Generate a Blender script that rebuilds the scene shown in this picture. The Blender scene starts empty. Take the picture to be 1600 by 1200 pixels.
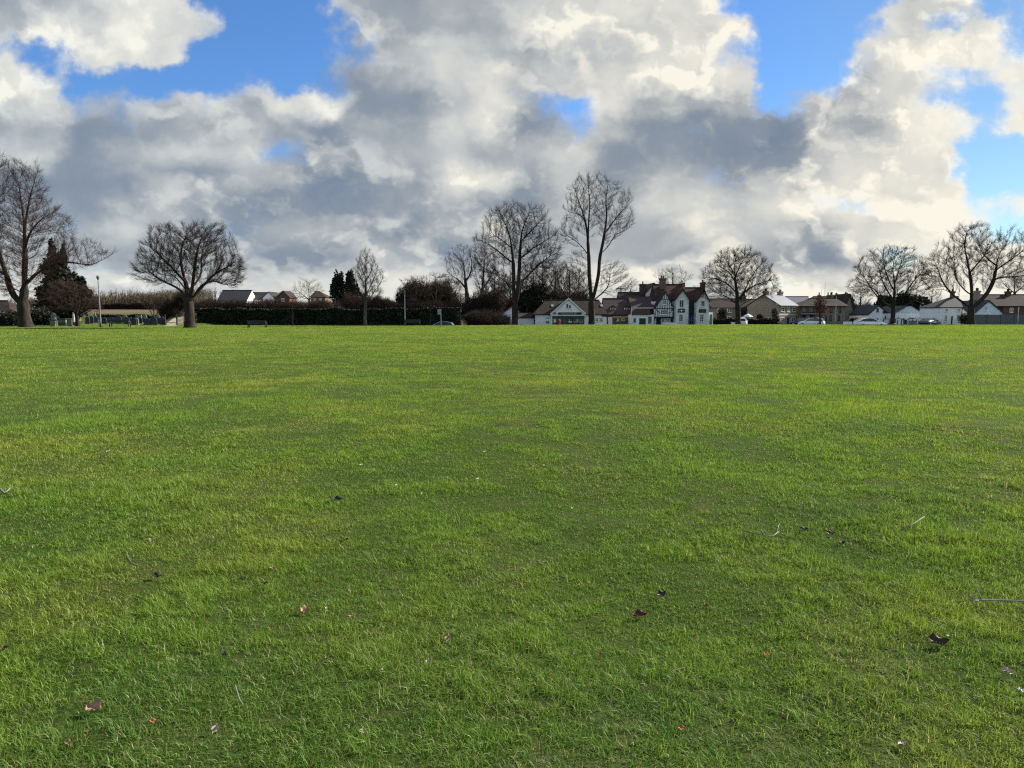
SUN_E = 4.9; HALO = 6.0; BEHIND = .9; SKY_TINT = (.34, .51, .71); SKY_TINT2 = (.42, .46, .46); EXPOSURE = 1.3; GR_D = 13000
import bpy, math, random
import numpy as np
from mathutils import Vector
C = bpy.context.scene.collection
SC = bpy.context.scene
random.seed(7)
RNG = np.random.default_rng(11)
R = math.radians
PI = math.pi

# ------------------------------------------------------------------ camera
F = 1110.0                      # focal length in photo pixels (1600 px wide)
PITCH = R(5.6)
CP, SP = math.cos(PITCH), math.sin(PITCH)
EYE = 1.5
cam_d = bpy.data.cameras.new('camera')
cam_d.sensor_width = 36.0
cam_d.lens = 36.0 * F / 1600.0
cam_d.clip_start = 0.05
cam_d.clip_end = 8000.0
cam = bpy.data.objects.new('camera', cam_d)
C.objects.link(cam)
cam.location = (0, 0, EYE)
cam.rotation_euler = (PI/2 - PITCH, 0, 0)
SC.camera = cam

def at(px, py, Y):
    """point seen at photo pixel (px,py) that lies Y metres ahead"""
    q = (600.0 - py) / F
    z = Y * (q*CP - SP) / (CP + q*SP)
    depth = Y*CP - z*SP
    return Vector(((px-800.0)/F*depth, Y, EYE + z))
def X(px, Y): return at(px, 491, Y).x
def Z(py, Y): return at(800, py, Y).z

# ------------------------------------------------------------------ numpy noise
_T = np.random.default_rng(5).random((256, 256))
def vnoise(x, y):
    xi = np.floor(x).astype(np.int64); yi = np.floor(y).astype(np.int64)
    fx = x - xi; fy = y - yi
    fx = fx*fx*(3-2*fx); fy = fy*fy*(3-2*fy)
    a = _T[xi & 255, yi & 255]; b = _T[(xi+1) & 255, yi & 255]
    c = _T[xi & 255, (yi+1) & 255]; d = _T[(xi+1) & 255, (yi+1) & 255]
    return (a*(1-fx)+b*fx)*(1-fy) + (c*(1-fx)+d*fx)*fy
def fbm(x, y, n=3):
    s = 0; a = 0.5; t = 0
    for k in range(n):
        s = s + a*vnoise(x*2**k + 17.3*k, y*2**k + 5.1*k); t += a; a *= 0.5
    return s/t
def sstep(a, b, x):
    t = np.clip((x-a)/(b-a), 0, 1); return t*t*(3-2*t)

def height(x, y):
    x = np.asarray(x, float); y = np.asarray(y, float)
    r = np.hypot(x, y)
    field = 0.10*(fbm(x/9, y/9, 2)-.5) + 0.065*(fbm(x/1.9+40, y/1.9, 2)-.5) + 0.040*(fbm(x/.55+9, y/.55, 2)-.5)
    field = field * (1 - 0.6*sstep(60, 95, y)) * sstep(0.2, 1.2, r)
    crest = 97.5 + 6.5*sstep(-6, 14, x)
    s = sstep(-47, -38, x)
    low = 0.58+0.48*(1-sstep(-8, 2, x))
    field = field + .10*(fbm(x/14+5, y/30, 2)-.5)*sstep(70, 92, y)
    drop = -low*sstep(crest, crest+5, y)*s
    field = field*(1-sstep(crest, crest+4, y)*s)
    drop = drop + low*sstep(165, 260, y)*s
    up = (1-s)*np.interp(y, [95, 150, 250, 400, 900], [0, 0.8, 3.0, 6.0, 9.0])
    far = sstep(300, 1500, r)*3.0*np.clip(y/ (r+1e-6), 0, 1)
    return field + drop + up + far
def H(x, y): return float(height(x, y))

# ------------------------------------------------------------------ materials
class NT:
    def __init__(s, tree):
        s.t = tree; s.n = tree.nodes; s.l = tree.links
    def node(s, typ, **kw):
        n = s.n.new(typ)
        for k, v in kw.items(): setattr(n, k, v)
        return n
    def put(s, sock, v):
        if hasattr(v, 'is_output'): s.l.new(v, sock)
        else: sock.default_value = v
    def m(s, op, a, b=0.0, c=None, clamp=False):
        n = s.node('ShaderNodeMath', operation=op, use_clamp=clamp)
        s.put(n.inputs[0], a); s.put(n.inputs[1], b)
        if c is not None: s.put(n.inputs[2], c)
        return n.outputs[0]
    def vm(s, op, a, b=None, scale=None):
        n = s.node('ShaderNodeVectorMath', operation=op)
        s.put(n.inputs[0], a)
        if b is not None: s.put(n.inputs[1], b)
        if scale is not None: s.put(n.inputs['Scale'], scale)
        return n.outputs['Value'] if op in ('DOT_PRODUCT', 'LENGTH') else n.outputs[0]
    def ss(s, a, b, x):
        n = s.node('ShaderNodeMapRange', interpolation_type='SMOOTHSTEP')
        s.put(n.inputs['Value'], x); s.put(n.inputs['From Min'], a); s.put(n.inputs['From Max'], b)
        return n.outputs['Result']
    def mix(s, f, a, b, blend='MIX'):
        n = s.node('ShaderNodeMix', data_type='RGBA', blend_type=blend)
        s.put(n.inputs[0], f); s.put(n.inputs[6], a); s.put(n.inputs[7], b)
        return n.outputs[2]
    def noise(s, vec, scale, detail=3, rough=.55, col=False):
        n = s.node('ShaderNodeTexNoise')
        if vec is not None: s.put(n.inputs['Vector'], vec)
        n.inputs['Scale'].default_value = scale; n.inputs['Detail'].default_value = detail
        n.inputs['Roughness'].default_value = rough
        return n.outputs['Color'] if col else n.outputs['Fac']
    def comb(s, x, y, z=0.0):
        n = s.node('ShaderNodeCombineXYZ')
        for i, v in enumerate((x, y, z)): s.put(n.inputs[i], v)
        return n.outputs[0]
    def sep(s, v):
        n = s.node('ShaderNodeSeparateXYZ'); s.put(n.inputs[0], v); return n.outputs

def rgba(c): return (c[0], c[1], c[2], 1.0)
def mat(name, c1, c2=None, scale=3.0, rough=.85, spec=.3, detail=4, metallic=0.0, bump=0.0, c3=None, stretch=(1, 1, 1), coat=0.0, lo=.35, hi=.65):
    m = bpy.data.materials.new(name); m.use_nodes = True
    t = NT(m.node_tree); b = m.node_tree.nodes['Principled BSDF']
    b.inputs['Roughness'].default_value = rough
    b.inputs['Specular IOR Level'].default_value = spec
    b.inputs['Metallic'].default_value = metallic
    b.inputs['Coat Weight'].default_value = coat
    if c2 is None: c2 = tuple(v*.8 for v in c1)
    g = t.node('ShaderNodeNewGeometry').outputs['Position']
    v = t.vm('MULTIPLY', g, stretch)
    nz = t.noise(v, scale, detail)
    col = t.mix(t.ss(lo, hi, nz), rgba(c1), rgba(c2))
    if c3 is not None:
        col = t.mix(t.ss(.52, .7, t.noise(v, scale*.23, 3)), col, rgba(c3))
    t.put(b.inputs['Base Color'], col)
    if bump:
        bn = t.node('ShaderNodeBump'); bn.inputs['Strength'].default_value = bump; bn.inputs['Distance'].default_value = .03
        t.put(bn.inputs['Height'], nz); t.put(b.inputs['Normal'], bn.outputs[0])
    return m

# ------------------------------------------------------------------ object helpers
def tag(o, label=None, cat=None, group=None, kind=None):
    if label: o['label'] = label
    if cat: o['category'] = cat
    if group: o['group'] = group
    if kind: o['kind'] = kind
    return o
def mesh_np(name, verts, faces, mat_=None, parent=None, origin=None, smooth=False, fcol=None):
    """verts (n,3) world space; faces = (m,k) array or list of tuples"""
    verts = np.asarray(verts, np.float32).reshape(-1, 3)
    if origin is not None: verts = verts - np.asarray(origin, np.float32)
    me = bpy.data.meshes.new(name)
    if isinstance(faces, np.ndarray):
        m, k = faces.shape
        me.vertices.add(len(verts)); me.vertices.foreach_set('co', verts.ravel())
        me.loops.add(m*k); me.loops.foreach_set('vertex_index', faces.astype(np.int32).ravel())
        me.polygons.add(m)
        me.polygons.foreach_set('loop_start', np.arange(0, m*k, k, dtype=np.int32))
        me.polygons.foreach_set('loop_total', np.full(m, k, np.int32))
        me.update(calc_edges=True)
    else:
        me.from_pydata([tuple(map(float, v)) for v in verts], [], [tuple(f) for f in faces])
        me.update()
    if smooth: me.polygons.foreach_set('use_smooth', np.ones(len(me.polygons), bool))
    if fcol is not None:
        a = me.color_attributes.new('tint', 'FLOAT_COLOR', 'CORNER') if False else me.attributes.new('tint', 'FLOAT_COLOR', 'FACE')
        a.data.foreach_set('color', np.asarray(fcol, np.float32).ravel())
    if mat_: me.materials.append(mat_)
    o = bpy.data.objects.new(name, me); C.objects.link(o)
    if parent is not None: o.parent = parent
    if parent is None and origin is not None: o.location = origin
    return o
class MB:
    """collects polygons in world space, then links them as one mesh object"""
    def __init__(s): s.v = []; s.f = []
    def poly(s, pts):
        n = len(s.v); s.v += [tuple(p) for p in pts]; s.f.append(tuple(range(n, n+len(pts)))); return s
    def box(s, x0, x1, y0, y1, z0, z1):
        n = len(s.v)
        s.v += [(x, y, z) for z in (z0, z1) for y in (y0, y1) for x in (x0, x1)]
        for f in ((0,2,3,1),(4,5,7,6),(0,1,5,4),(2,6,7,3),(0,4,6,2),(1,3,7,5)): s.f.append(tuple(n+i for i in f))
        return s
    def prism(s, pts, y0, y1):
        """outline pts [(x,z)] extruded along y"""
        n = len(s.v); k = len(pts)
        s.v += [(x, y0, z) for x, z in pts] + [(x, y1, z) for x, z in pts]
        s.f.append(tuple(range(n, n+k))); s.f.append(tuple(range(n+2*k-1, n+k-1, -1)))
        for i in range(k):
            j = (i+1) % k; s.f.append((n+i, n+k+i, n+k+j, n+j))
        return s
    def prismx(s, pts, x0, x1):
        """outline pts [(y,z)] extruded along x"""
        n = len(s.v); k = len(pts)
        s.v += [(x0, y, z) for y, z in pts] + [(x1, y, z) for y, z in pts]
        s.f.append(tuple(range(n, n+k))); s.f.append(tuple(range(n+2*k-1, n+k-1, -1)))
        for i in range(k):
            j = (i+1) % k; s.f.append((n+i, n+k+i, n+k+j, n+j))
        return s
    def slab(s, pts, t):
        """planar polygon thickened by t along its upward normal"""
        p = [Vector(q) for q in pts]; nrm = (p[1]-p[0]).cross(p[2]-p[0]).normalized()
        if nrm.z < 0 or (abs(nrm.z) < 1e-6 and nrm.y > 0): nrm = -nrm
        n = len(s.v); k = len(p)
        s.v += [tuple(q) for q in p] + [tuple(q+nrm*t) for q in p]
        s.f.append(tuple(range(n, n+k))); s.f.append(tuple(range(n+2*k-1, n+k-1, -1)))
        for i in range(k):
            j = (i+1) % k; s.f.append((n+i, n+k+i, n+k+j, n+j))
        return s
    def tube(s, pts, rad, n=8, cap=True):
        pts = [Vector(p) for p in pts]
        if not hasattr(rad, '__len__'): rad = [rad]*len(pts)
        base = len(s.v); up = Vector((0.31, 0.17, 0.93))
        for i, p in enumerate(pts):
            d = (pts[min(i+1, len(pts)-1)] - pts[max(i-1, 0)]).normalized()
            a = d.cross(up)
            if a.length < 1e-3: a = d.cross(Vector((1, 0, 0)))
            a.normalize(); b = d.cross(a)
            for k in range(n):
                t = 2*PI*k/n
                s.v.append(tuple(p + (a*math.cos(t)+b*math.sin(t))*rad[i]))
        for i in range(len(pts)-1):
            for k in range(n):
                q = base+i*n; s.f.append((q+k, q+(k+1) % n, q+n+(k+1) % n, q+n+k))
        if cap:
            s.f.append(tuple(base+k for k in range(n))[::-1]); s.f.append(tuple(base+(len(pts)-1)*n+k for k in range(n)))
        return s
    def lathe(s, c, prof, n=12):
        base = len(s.v)
        for r_, z in prof:
            for k in range(n):
                t = 2*PI*k/n; s.v.append((c[0]+r_*math.cos(t), c[1]+r_*math.sin(t), c[2]+z))
        for i in range(len(prof)-1):
            for k in range(n):
                q = base+i*n; s.f.append((q+k, q+(k+1) % n, q+n+(k+1) % n, q+n+k))
        s.f.append(tuple(base+k for k in range(n))[::-1]); s.f.append(tuple(base+(len(prof)-1)*n+k for k in range(n)))
        return s
    def build(s, name, m, parent=None, smooth=False):
        """parent: a thing (Empty) or a part; verts are moved into the parent's frame"""
        org = np.zeros(3)
        if parent is not None: org = np.array(parent.get('_o', (0, 0, 0)), float)
        o = mesh_np(name, np.array(s.v, float) - org, s.f, m, parent, smooth=smooth)
        if parent is not None: o['_o'] = tuple(org)
        return o
    def solo(s, name, m, org, label, cat, group=None, kind=None, smooth=False):
        o = mesh_np(name, np.array(s.v, float), s.f, m, None, origin=tuple(org), smooth=smooth)
        return tag(o, label, cat, group, kind)
def thing(name, loc, label, cat, group=None):
    o = bpy.data.objects.new(name, None); C.objects.link(o); o.location = loc
    o.empty_display_size = .2
    o['_o'] = tuple(loc)
    return tag(o, label, cat, group)
def copy_tree(o, parent=None):
    c = o.copy(); C.objects.link(c)
    if parent is not None: c.parent = parent
    for ch in list(o.children): copy_tree(ch, c)
    return c
# ------------------------------------------------------------------ sun and sky
SUN_AZ, SUN_EL = R(63), R(29)       # azimuth clockwise from the view direction (+Y)
sd = Vector((math.sin(SUN_AZ)*math.cos(SUN_EL), math.cos(SUN_AZ)*math.cos(SUN_EL), math.sin(SUN_EL)))
sun = bpy.data.lights.new('sun', 'SUN'); sun.energy = SUN_E; sun.angle = R(1.5); sun.color = (1.0, .93, .82)
so = bpy.data.objects.new('sun', sun); C.objects.link(so)
so.rotation_euler = (-sd).to_track_quat('-Z', 'Y').to_euler()

w = bpy.data.worlds.new('World'); SC.world = w; w.use_nodes = True
t = NT(w.node_tree); bg = w.node_tree.nodes['Background']; bg.inputs['Strength'].default_value = .1
K = 10.0 / 2**EXPOSURE                              # 1 / strength: cloud radiances below are written as seen
sky = t.node('ShaderNodeTexSky', sky_type='NISHITA'); sky.sun_disc = False
sky.sun_elevation = SUN_EL; sky.sun_rotation = SUN_AZ
sky.air_density = 1.0; sky.dust_density = .05; sky.ozone_density = 2.5
D = t.vm('NORMALIZE', t.node('ShaderNodeTexCoord').outputs['Generated'])
dx, dy, dz = t.sep(D)
yy = t.m('MAXIMUM', dy, .12)
U = t.m('DIVIDE', dx, yy); V = t.m('DIVIDE', t.m('MAXIMUM', dz, 0.0), yy)
# cloud forms: rolled edges at three sizes push the banks about
vs = t.m('POWER', t.m('ADD', V, .004), .75)      # clouds flatten towards the horizon
P = t.comb(U, t.m('MULTIPLY', vs, 1.1))
w1 = t.vm('SUBTRACT', t.noise(P, 5.0, 2, .5, True), (.5, .5, .5))
w2 = t.vm('SUBTRACT', t.noise(P, 17.0, 3, .55, True), (.5, .5, .5))
w3 = t.vm('SUBTRACT', t.noise(P, 55.0, 4, .6, True), (.5, .5, .5))
wx = t.vm('ADD', t.vm('ADD', t.vm('SCALE', w1, scale=.055), t.vm('SCALE', w2, scale=.060)), t.vm('SCALE', w3, scale=.026))
sx, sy, sz = t.sep(wx)
UU = t.m('ADD', U, sx); VV = t.m('ADD', V, t.m('MULTIPLY', sy, t.m('ADD', .30, t.m('MULTIPLY', V, 1.6))))
# how far each bank of cloud covers the sky (0-9) and how bright it stands (0-9), by bearing and height
BANKS = '''
99999300699999999940018724 34577766533445678877788888
99999600389999999970148584 45687666433445766777888898
53898200369999999850179984 65577655224655567888888998
96231141488999999981279657 77645544224676678998878888
99667788789996588893898537 66433546822574574567878888
99977988999998689999999958 44223453243672442334658988
99989985969998998999999921 55245663234544622335678888
99999999989999999779999900 22223355233773535447688888
88899989999999999979879946 33245422233432546658888999
88798879999899999999999852 44365324532463344766479999
88778888899889999998996788 55434532354244444464378999
88888888888888889776888888 66655566767656678878788999
88888888888888888888888888 77766677777766778888888999
'''.split()
acc = None
pvv = None
tU = t.m('MULTIPLY_ADD', UU, 1/1.6, .5)          # -0.8..0.8 -> 0..1
for i in range(13):
    py = 40*i; q = (600-py)/F
    row_V = (q*CP-SP)/(CP+q*SP); den = CP+q*SP
    cr = t.node('ShaderNodeValToRGB'); ramp = cr.color_ramp; ramp.interpolation = 'EASE'
    cs, ls = BANKS[2*i], BANKS[2*i+1]
    for j in range(26):
        u = (64*j-800)/F/den; p = u/1.6+.5
        e = ramp.elements[0] if j == 0 else (ramp.elements[1] if j == 25 else ramp.elements.new(p))
        if j == 0: ramp.elements[0].position = p
        if j == 25: pass
    els = ramp.elements
    for j in range(26):
        u = (64*j-800)/F/den; els[j].position = u/1.6+.5
    for j in range(26):
        els[j].color = (int(cs[j])/9, int(ls[j])/9, 0, 1)
    t.put(cr.inputs[0], tU)
    if acc is None: acc = cr.outputs[0]
    else: acc = t.mix(t.ss(pvv, row_V, VV), acc, cr.outputs[0])
    pvv = row_V
sp = t.node('ShaderNodeSeparateColor'); t.put(sp.inputs[0], acc)
cov, lum = sp.outputs[0], sp.outputs[1]
# away from the view ahead unseen broken cloud is added, brightened to light the ground
ahead = t.ss(.42, .62, dy)
dome = t.vm('SCALE', D, scale=1.0)
cov = t.m('ADD', t.m('MULTIPLY', cov, ahead), t.m('MULTIPLY', t.m('SUBTRACT', 1.0, ahead), t.m('MULTIPLY_ADD', t.noise(dome, 3.0, 3), 1.1, -.08)))
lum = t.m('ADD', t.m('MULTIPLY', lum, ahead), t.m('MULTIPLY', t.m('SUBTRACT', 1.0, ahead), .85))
Pw = t.vm('ADD', P, t.vm('SCALE', wx, scale=.65))
soft = t.m('MULTIPLY_ADD', t.ss(.34, .58, t.noise(t.vm('ADD', P, (5.5, 3.3, 2.0)), 3.6, 2)), .75, .30)
n1 = t.noise(P, 9.0, 7, .58)
n1s = t.noise(t.vm('ADD', P, (.016, .014, 0)), 9.0, 3, .5)
n2 = t.noise(P, 30.0, 5, .62)
d = t.m('ADD', t.m('MULTIPLY', cov, .90), t.m('ADD', t.m('MULTIPLY', t.m('SUBTRACT', n1, .5), .85), t.m('MULTIPLY', t.m('SUBTRACT', n2, .5), .45)))
alpha = t.ss(.30, .76, d)
edge = t.m('MULTIPLY', t.ss(.36, .6, d), t.m('SUBTRACT', 1.0, t.ss(.6, .95, d)))
lum = t.m('MULTIPLY_ADD', lum, 1.28, -.12)
L = t.m('ADD', t.m('MULTIPLY', lum, t.m('SUBTRACT', .95, t.m('MULTIPLY', t.ss(-.05, .5, U), .15))), t.m('ADD', t.m('MULTIPLY', t.m('SUBTRACT', n1, n1s), .30), t.m('MULTIPLY', t.m('SUBTRACT', n2, .5), .05)))
L = t.m('ADD', L, t.m('MULTIPLY', edge, .12))
# heaps of cumulus in front of one another: a lit, sharp upper edge that fades down into a grey base
for scl, off, step, gain in ((4.2, (3.1, 1.7, 0), (.020, .030, 0), .42), (8.5, (8.3, 2.2, .4), (.010, .016, 0), .22), (19.0, (1.3, 7.2, .9), (.005, .007, 0), .08)):
    pp = t.vm('ADD', Pw, off)
    a0 = t.noise(pp, scl, 5, .52); a1 = t.noise(t.vm('ADD', pp, step), scl, 2, .5)
    slope = t.m('SUBTRACT', a0, a1)                    # > 0 where the heap ends towards the sun
    inside = t.ss(.455, .56, a0)
    fade = t.m('SUBTRACT', 1.0, t.ss(.50, .68, a0))
    top = t.ss(-.01, .07, slope)
    body = t.m('MULTIPLY', inside, t.m('SUBTRACT', t.m('MULTIPLY', t.m('MULTIPLY', top, fade), 1.55), .38))
    L = t.m('ADD', L, t.m('MULTIPLY', t.m('MULTIPLY', body, soft), t.m('MULTIPLY_ADD', t.ss(-.1, .5, U), gain*.5, gain)))
L = t.m('MAXIMUM', t.m('MINIMUM', L, 1.08), 0.0)
cr = t.node('ShaderNodeValToRGB'); els = cr.color_ramp.elements
stops = [(0.0, (.205, .258, .345)), (.22, (.275, .318, .375)), (.42, (.415, .440, .460)), (.62, (.595, .605, .59)), (.82, (.77, .75, .68)), (1.0, (.97, .925, .80))]
els[0].position = 0; els[1].position = 1.0
for p, c in stops[1:-1]: els.new(p)
for e, (p, c) in zip(els, stops): e.position = p; e.color = rgba(c)
t.put(cr.inputs[0], L)
cloud = cr.outputs[0]
# the far right stands nearer the sun: its greys are neutral, the left ones blue
cloud = t.mix(t.m('MULTIPLY', t.ss(-.75, .55, U), .75), t.mix(.55, cloud, rgba((.92, 1.0, 1.09)), 'MULTIPLY'), t.mix(.6, cloud, rgba((1.02, 1.0, .96)), 'MULTIPLY'))
# unseen glow added round the out-of-frame sun to lift the ground light
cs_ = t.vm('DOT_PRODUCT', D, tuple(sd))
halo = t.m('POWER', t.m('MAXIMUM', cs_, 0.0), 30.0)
cloud = t.vm('SCALE', cloud, scale=t.m('MULTIPLY', t.m('MULTIPLY_ADD', halo, HALO, 1.0), t.m('MULTIPLY_ADD', t.m('SUBTRACT', 1.0, ahead), BEHIND, 1.0)))  # added glow near the sun; unseen cloud behind the view boosted as ground light
blue = t.mix(1.0, sky.outputs[0], t.mix(t.ss(.1, .7, dx), rgba(SKY_TINT), rgba(SKY_TINT2)), 'MULTIPLY')
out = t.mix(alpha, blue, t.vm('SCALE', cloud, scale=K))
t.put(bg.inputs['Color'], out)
SC.view_settings.view_transform = 'Standard'; SC.view_settings.look = 'None'
SC.view_settings.gamma = 1.0; SC.view_settings.exposure = EXPOSURE
SC.view_settings.use_curve_mapping = False
SC.cycles.use_denoising = False
SC.cycles.filter_width = 1.2
SC.cycles.max_bounces = 6; SC.cycles.transparent_max_bounces = 4
SC.cycles.sample_clamp_indirect = 3.0
# ------------------------------------------------------------------ ground: one sheet to the horizon
ang = np.unique(np.concatenate([np.linspace(-48, 48, 300), np.linspace(48, 312, 90)]))[:-1]
ang = np.radians(ang)
rad = np.concatenate([np.geomspace(.4, 1.5, 20)[:-1], np.geomspace(1.5, 45, 400)[:-1], np.geomspace(45, 3500, 130)])
A_, R_ = np.meshgrid(ang, rad)
gx, gy = R_*np.sin(A_), R_*np.cos(A_)
gz = height(gx, gy)
nv = len(ang)
V_ = np.stack([gx.ravel(), gy.ravel(), gz.ravel()], 1)
V_ = np.vstack([V_, [[0, 0, H(0, 0)]]])
i, j = np.meshgrid(np.arange(len(rad)-1), np.arange(nv), indexing='ij')
jn = (j+1) % nv
quads = np.stack([i*nv+j, (i+1)*nv+j, (i+1)*nv+jn, i*nv+jn], -1).reshape(-1, 4)
c0 = len(V_)-1
faces = [tuple(q) for q in quads.tolist()] + [(c0, int(a), int((a+1) % nv)) for a in range(nv)]
gm = bpy.data.materials.new('turf'); gm.use_nodes = True
t = NT(gm.node_tree); b = gm.node_tree.nodes['Principled BSDF']
b.inputs['Roughness'].default_value = 1.0; b.inputs['Specular IOR Level'].default_value = 0.05
g = t.node('ShaderNodeNewGeometry').outputs['Position']
col = t.mix(t.ss(.35, .65, t.noise(g, 6, 5)), rgba((.040, .068, .013)), rgba((.058, .070, .022)))
col = t.mix(t.ss(.6, .75, t.noise(g, 1.7, 3)), col, rgba((.040, .030, .018)))
col = t.mix(t.m('MULTIPLY', t.ss(.35, .65, t.noise(g, .12, 3)), .6), col, rgba((.050, .066, .015)))
gy_ = t.sep(g)[1]
# beyond the green the land is rough winter pasture
col = t.mix(t.ss(175, 200, gy_), col, t.mix(t.ss(.4, .6, t.noise(g, .05, 4)), rgba((.13, .095, .060)), rgba((.10, .085, .048))))
t.put(b.inputs['Base Color'], col)
bn = t.node('ShaderNodeBump'); bn.inputs['Strength'].default_value = .9; bn.inputs['Distance'].default_value = .03
t.put(bn.inputs['Height'], t.noise(g, 55, 5, .65)); t.put(b.inputs['Normal'], bn.outputs[0])
o = mesh_np('ground', V_, faces, gm, smooth=True); o['kind'] = 'structure'

# ------------------------------------------------------------------ grass
BACK = 6.0
def blades(r0, r1, half_deg, count_fn):
    """points in a fan that opens well behind and beside the viewpoint, drawn as densely as their distance asks"""
    rs = np.geomspace(max(r0+BACK*.4, 3.0), r1+BACK, 90)
    th = 2*np.radians(half_deg); out = []
    for a, b_ in zip(rs[:-1], rs[1:]):
        dmax = count_fn(max(a-BACK, 1.0))
        n = int(dmax*th*(b_*b_-a*a)/2)
        rr = np.sqrt(RNG.random(n)*(b_*b_-a*a)+a*a); tt = (RNG.random(n)-.5)*th
        x, y = rr*np.sin(tt), rr*np.cos(tt)-BACK
        r = np.hypot(x, y); want = np.array([count_fn(q) for q in np.linspace(.5, 140, 2800)])[np.clip(((r-.5)/139.5*2799).astype(int), 0, 2799)]
        want = want*np.where(np.abs(np.degrees(np.arctan2(x, y))) < 41, 1.0, .75)
        k = (RNG.random(n) < want/dmax) & (r >= r0) & (r < r1) & (r > .6)
        out.append(np.stack([x[k], y[k]], 1))
    return np.concatenate(out)
DENS = lambda r: GR_D*min(1.0, (7.0/r))**1.85*(1+.85*max(0, min(1, (6.5-r)/2.5)))
def grass_set(r0, r1, half, seg):
    p = blades(r0, r1, half, DENS)
    x, y = p[:, 0], p[:, 1]
    crest = 97.5 + 6.5*sstep(-6, 14, x)
    keep = ((y < crest+3) | (x < -45)) & (np.abs(x+45.5+.45*(y-95)) > np.where(y > 91, .9, 0))
    r = np.hypot(x, y)
    clump = fbm(x/.13, y/.13, 2)             # tufts
    patch = fbm(x/.8+31, y/.8+7, 3)          # lush and thin patches
    bigp = fbm(x/5+3, y/5+77, 3)
    # thin, worn places let the soil through
    thin = sstep(.26, .42, patch*.7+clump*.3)
    keep &= RNG.random(len(x)) < (.88+.12*thin)*(.80+.20*sstep(.30, .48, clump))
    # little hollows and worm casts where nothing grows
    hole = fbm(x/.09+70, y/.09+33, 2)*.82+fbm(x/.45+12, y/.45+81, 2)*.18
    keep &= RNG.random(len(x)) < 1-.72*sstep(.585, .66, hole)*np.clip(1.15-r/60, 0, 1)
    x, y, r, clump, patch, bigp, thin = (q[keep] for q in (x, y, r, clump, patch, bigp, thin))
    n = len(x)
    z = height(x, y)
    lush = np.clip((patch-.35)/.3, 0, 1)
    hgt = (.023+.004*thin+.008*lush+.013*np.clip((clump-.42)/.25, 0, 1))*(.55+.8*RNG.random(n))
    hgt *= (1+.3*np.clip((bigp-.5)*4, -.6, 1))
    hgt *= (1+.5*np.clip((r-8)/60, 0, 1))
    tuft = fbm(x/.55+61, y/.55+13, 2); hgt *= np.clip(1+(tuft-.5)*1.5, .65, 1.45)
    wid = .0029*np.maximum(1, r/4)**.82*(.7+.6*RNG.random(n))
    lean_a = np.where(RNG.random(n) < .35, fbm(x/.12+9, y/.12, 2)*9*PI, RNG.random(n)*2*PI)
    lean = np.clip(np.abs(RNG.normal(.5, .55, n)), 0.03, 1.45)
    lean = np.where(RNG.random(n) < .28, RNG.uniform(1.0, 1.5, n), lean)      # some blades lie flat in the thatch
    lean = lean*(1-.5*np.clip((r-10)/40, 0, 1))
    fa = lean_a + PI/2 + RNG.normal(0, .6, n)           # blade facing
    dx_, dy_ = np.cos(lean_a)*np.sin(lean), np.sin(lean_a)*np.sin(lean)
    up = np.cos(lean)
    sx_, sy_ = np.cos(fa)*wid/2, np.sin(fa)*wid/2
    base = np.stack([x, y, z-.004], 1)
    side = np.stack([sx_, sy_, np.zeros(n)], 1)
    d = np.stack([dx_, dy_, up], 1)
    tip = base + d*hgt[:, None]
    # colour of each blade
    k = RNG.random(n)
    deep = np.array([.066, .146, .018]); mid = np.array([.132, .232, .026]); yel = np.array([.222, .262, .042])
    blu = np.array([.065, .140, .040]); straw = np.array([.34, .29, .16])
    mixp = np.clip(.56+(bigp-.5)*.6+(patch-.5)*1.1+(clump-.5)*1.2+(tuft-.5)*1.1+RNG.normal(0, .20, n), 0, 1)[:, None]
    col = deep*(1-mixp)+mid*mixp
    far = np.clip((r-6)/30, 0, 1)
    yv = np.clip((fbm(x/2.6+50, y/2.6, 3)*.5+fbm(x/.7+15, y/.7+4, 2)*.5-.45)*3.4+.14*far+RNG.normal(0, .2, n), 0, 1)[:, None]
    col = col*(1-yv*.75)+yel*yv*.75
    bv = np.clip((fbm(x/1.3+90, y/1.3+20, 3)-.52)*4, 0, 1)[:, None]*(1-far)[:, None]
    col = col*(1-bv*.6)+blu*bv*.6
    st = ((k < .09+.22*(1-thin))*(.4+.6*RNG.random(n)))[:, None]
    col = col*(1-st)+straw*st
    col = col*(.72+.56*RNG.random(n))[:, None]
    col = np.concatenate([col, np.ones((n, 1))], 1)
    if seg == 1:
        v = np.stack([base-side, base+side, tip], 1).reshape(-1, 3)
        f = np.arange(3*n).reshape(n, 3)
        return v, f, col
    bend = np.stack([np.cos(lean_a), np.sin(lean_a), -.35*np.ones(n)], 1)*(hgt*(.10+.75*RNG.random(n)**1.5))[:, None]
    m1 = base + d*(hgt*.5)[:, None]
    tip = tip + bend
    v = np.stack([base-side, base+side, m1-side*.8, m1+side*.8, tip], 1).reshape(-1, 3)
    o5 = (np.arange(n)*5)[:, None]
    f = np.concatenate([np.stack([o5+0, o5+1, o5+3], -1)[:, 0], np.stack([o5+0, o5+3, o5+2], -1)[:, 0], np.stack([o5+2, o5+3, o5+4], -1)[:, 0]])
    return v, f, np.concatenate([col, col, col])
sets = [grass_set(.7, 11, 56, 2), grass_set(11, 125, 47, 1)]
vv = np.concatenate([s[0] for s in sets]); ff = np.concatenate([sets[0][1], sets[1][1]+len(sets[0][0])]); cc = np.concatenate([s[2] for s in sets])
gr = bpy.data.materials.new('grass_blade'); gr.use_nodes = True
t = NT(gr.node_tree); gr.node_tree.nodes.remove(gr.node_tree.nodes['Principled BSDF'])
at_ = t.node('ShaderNodeAttribute', attribute_name='tint').outputs['Color']
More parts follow.
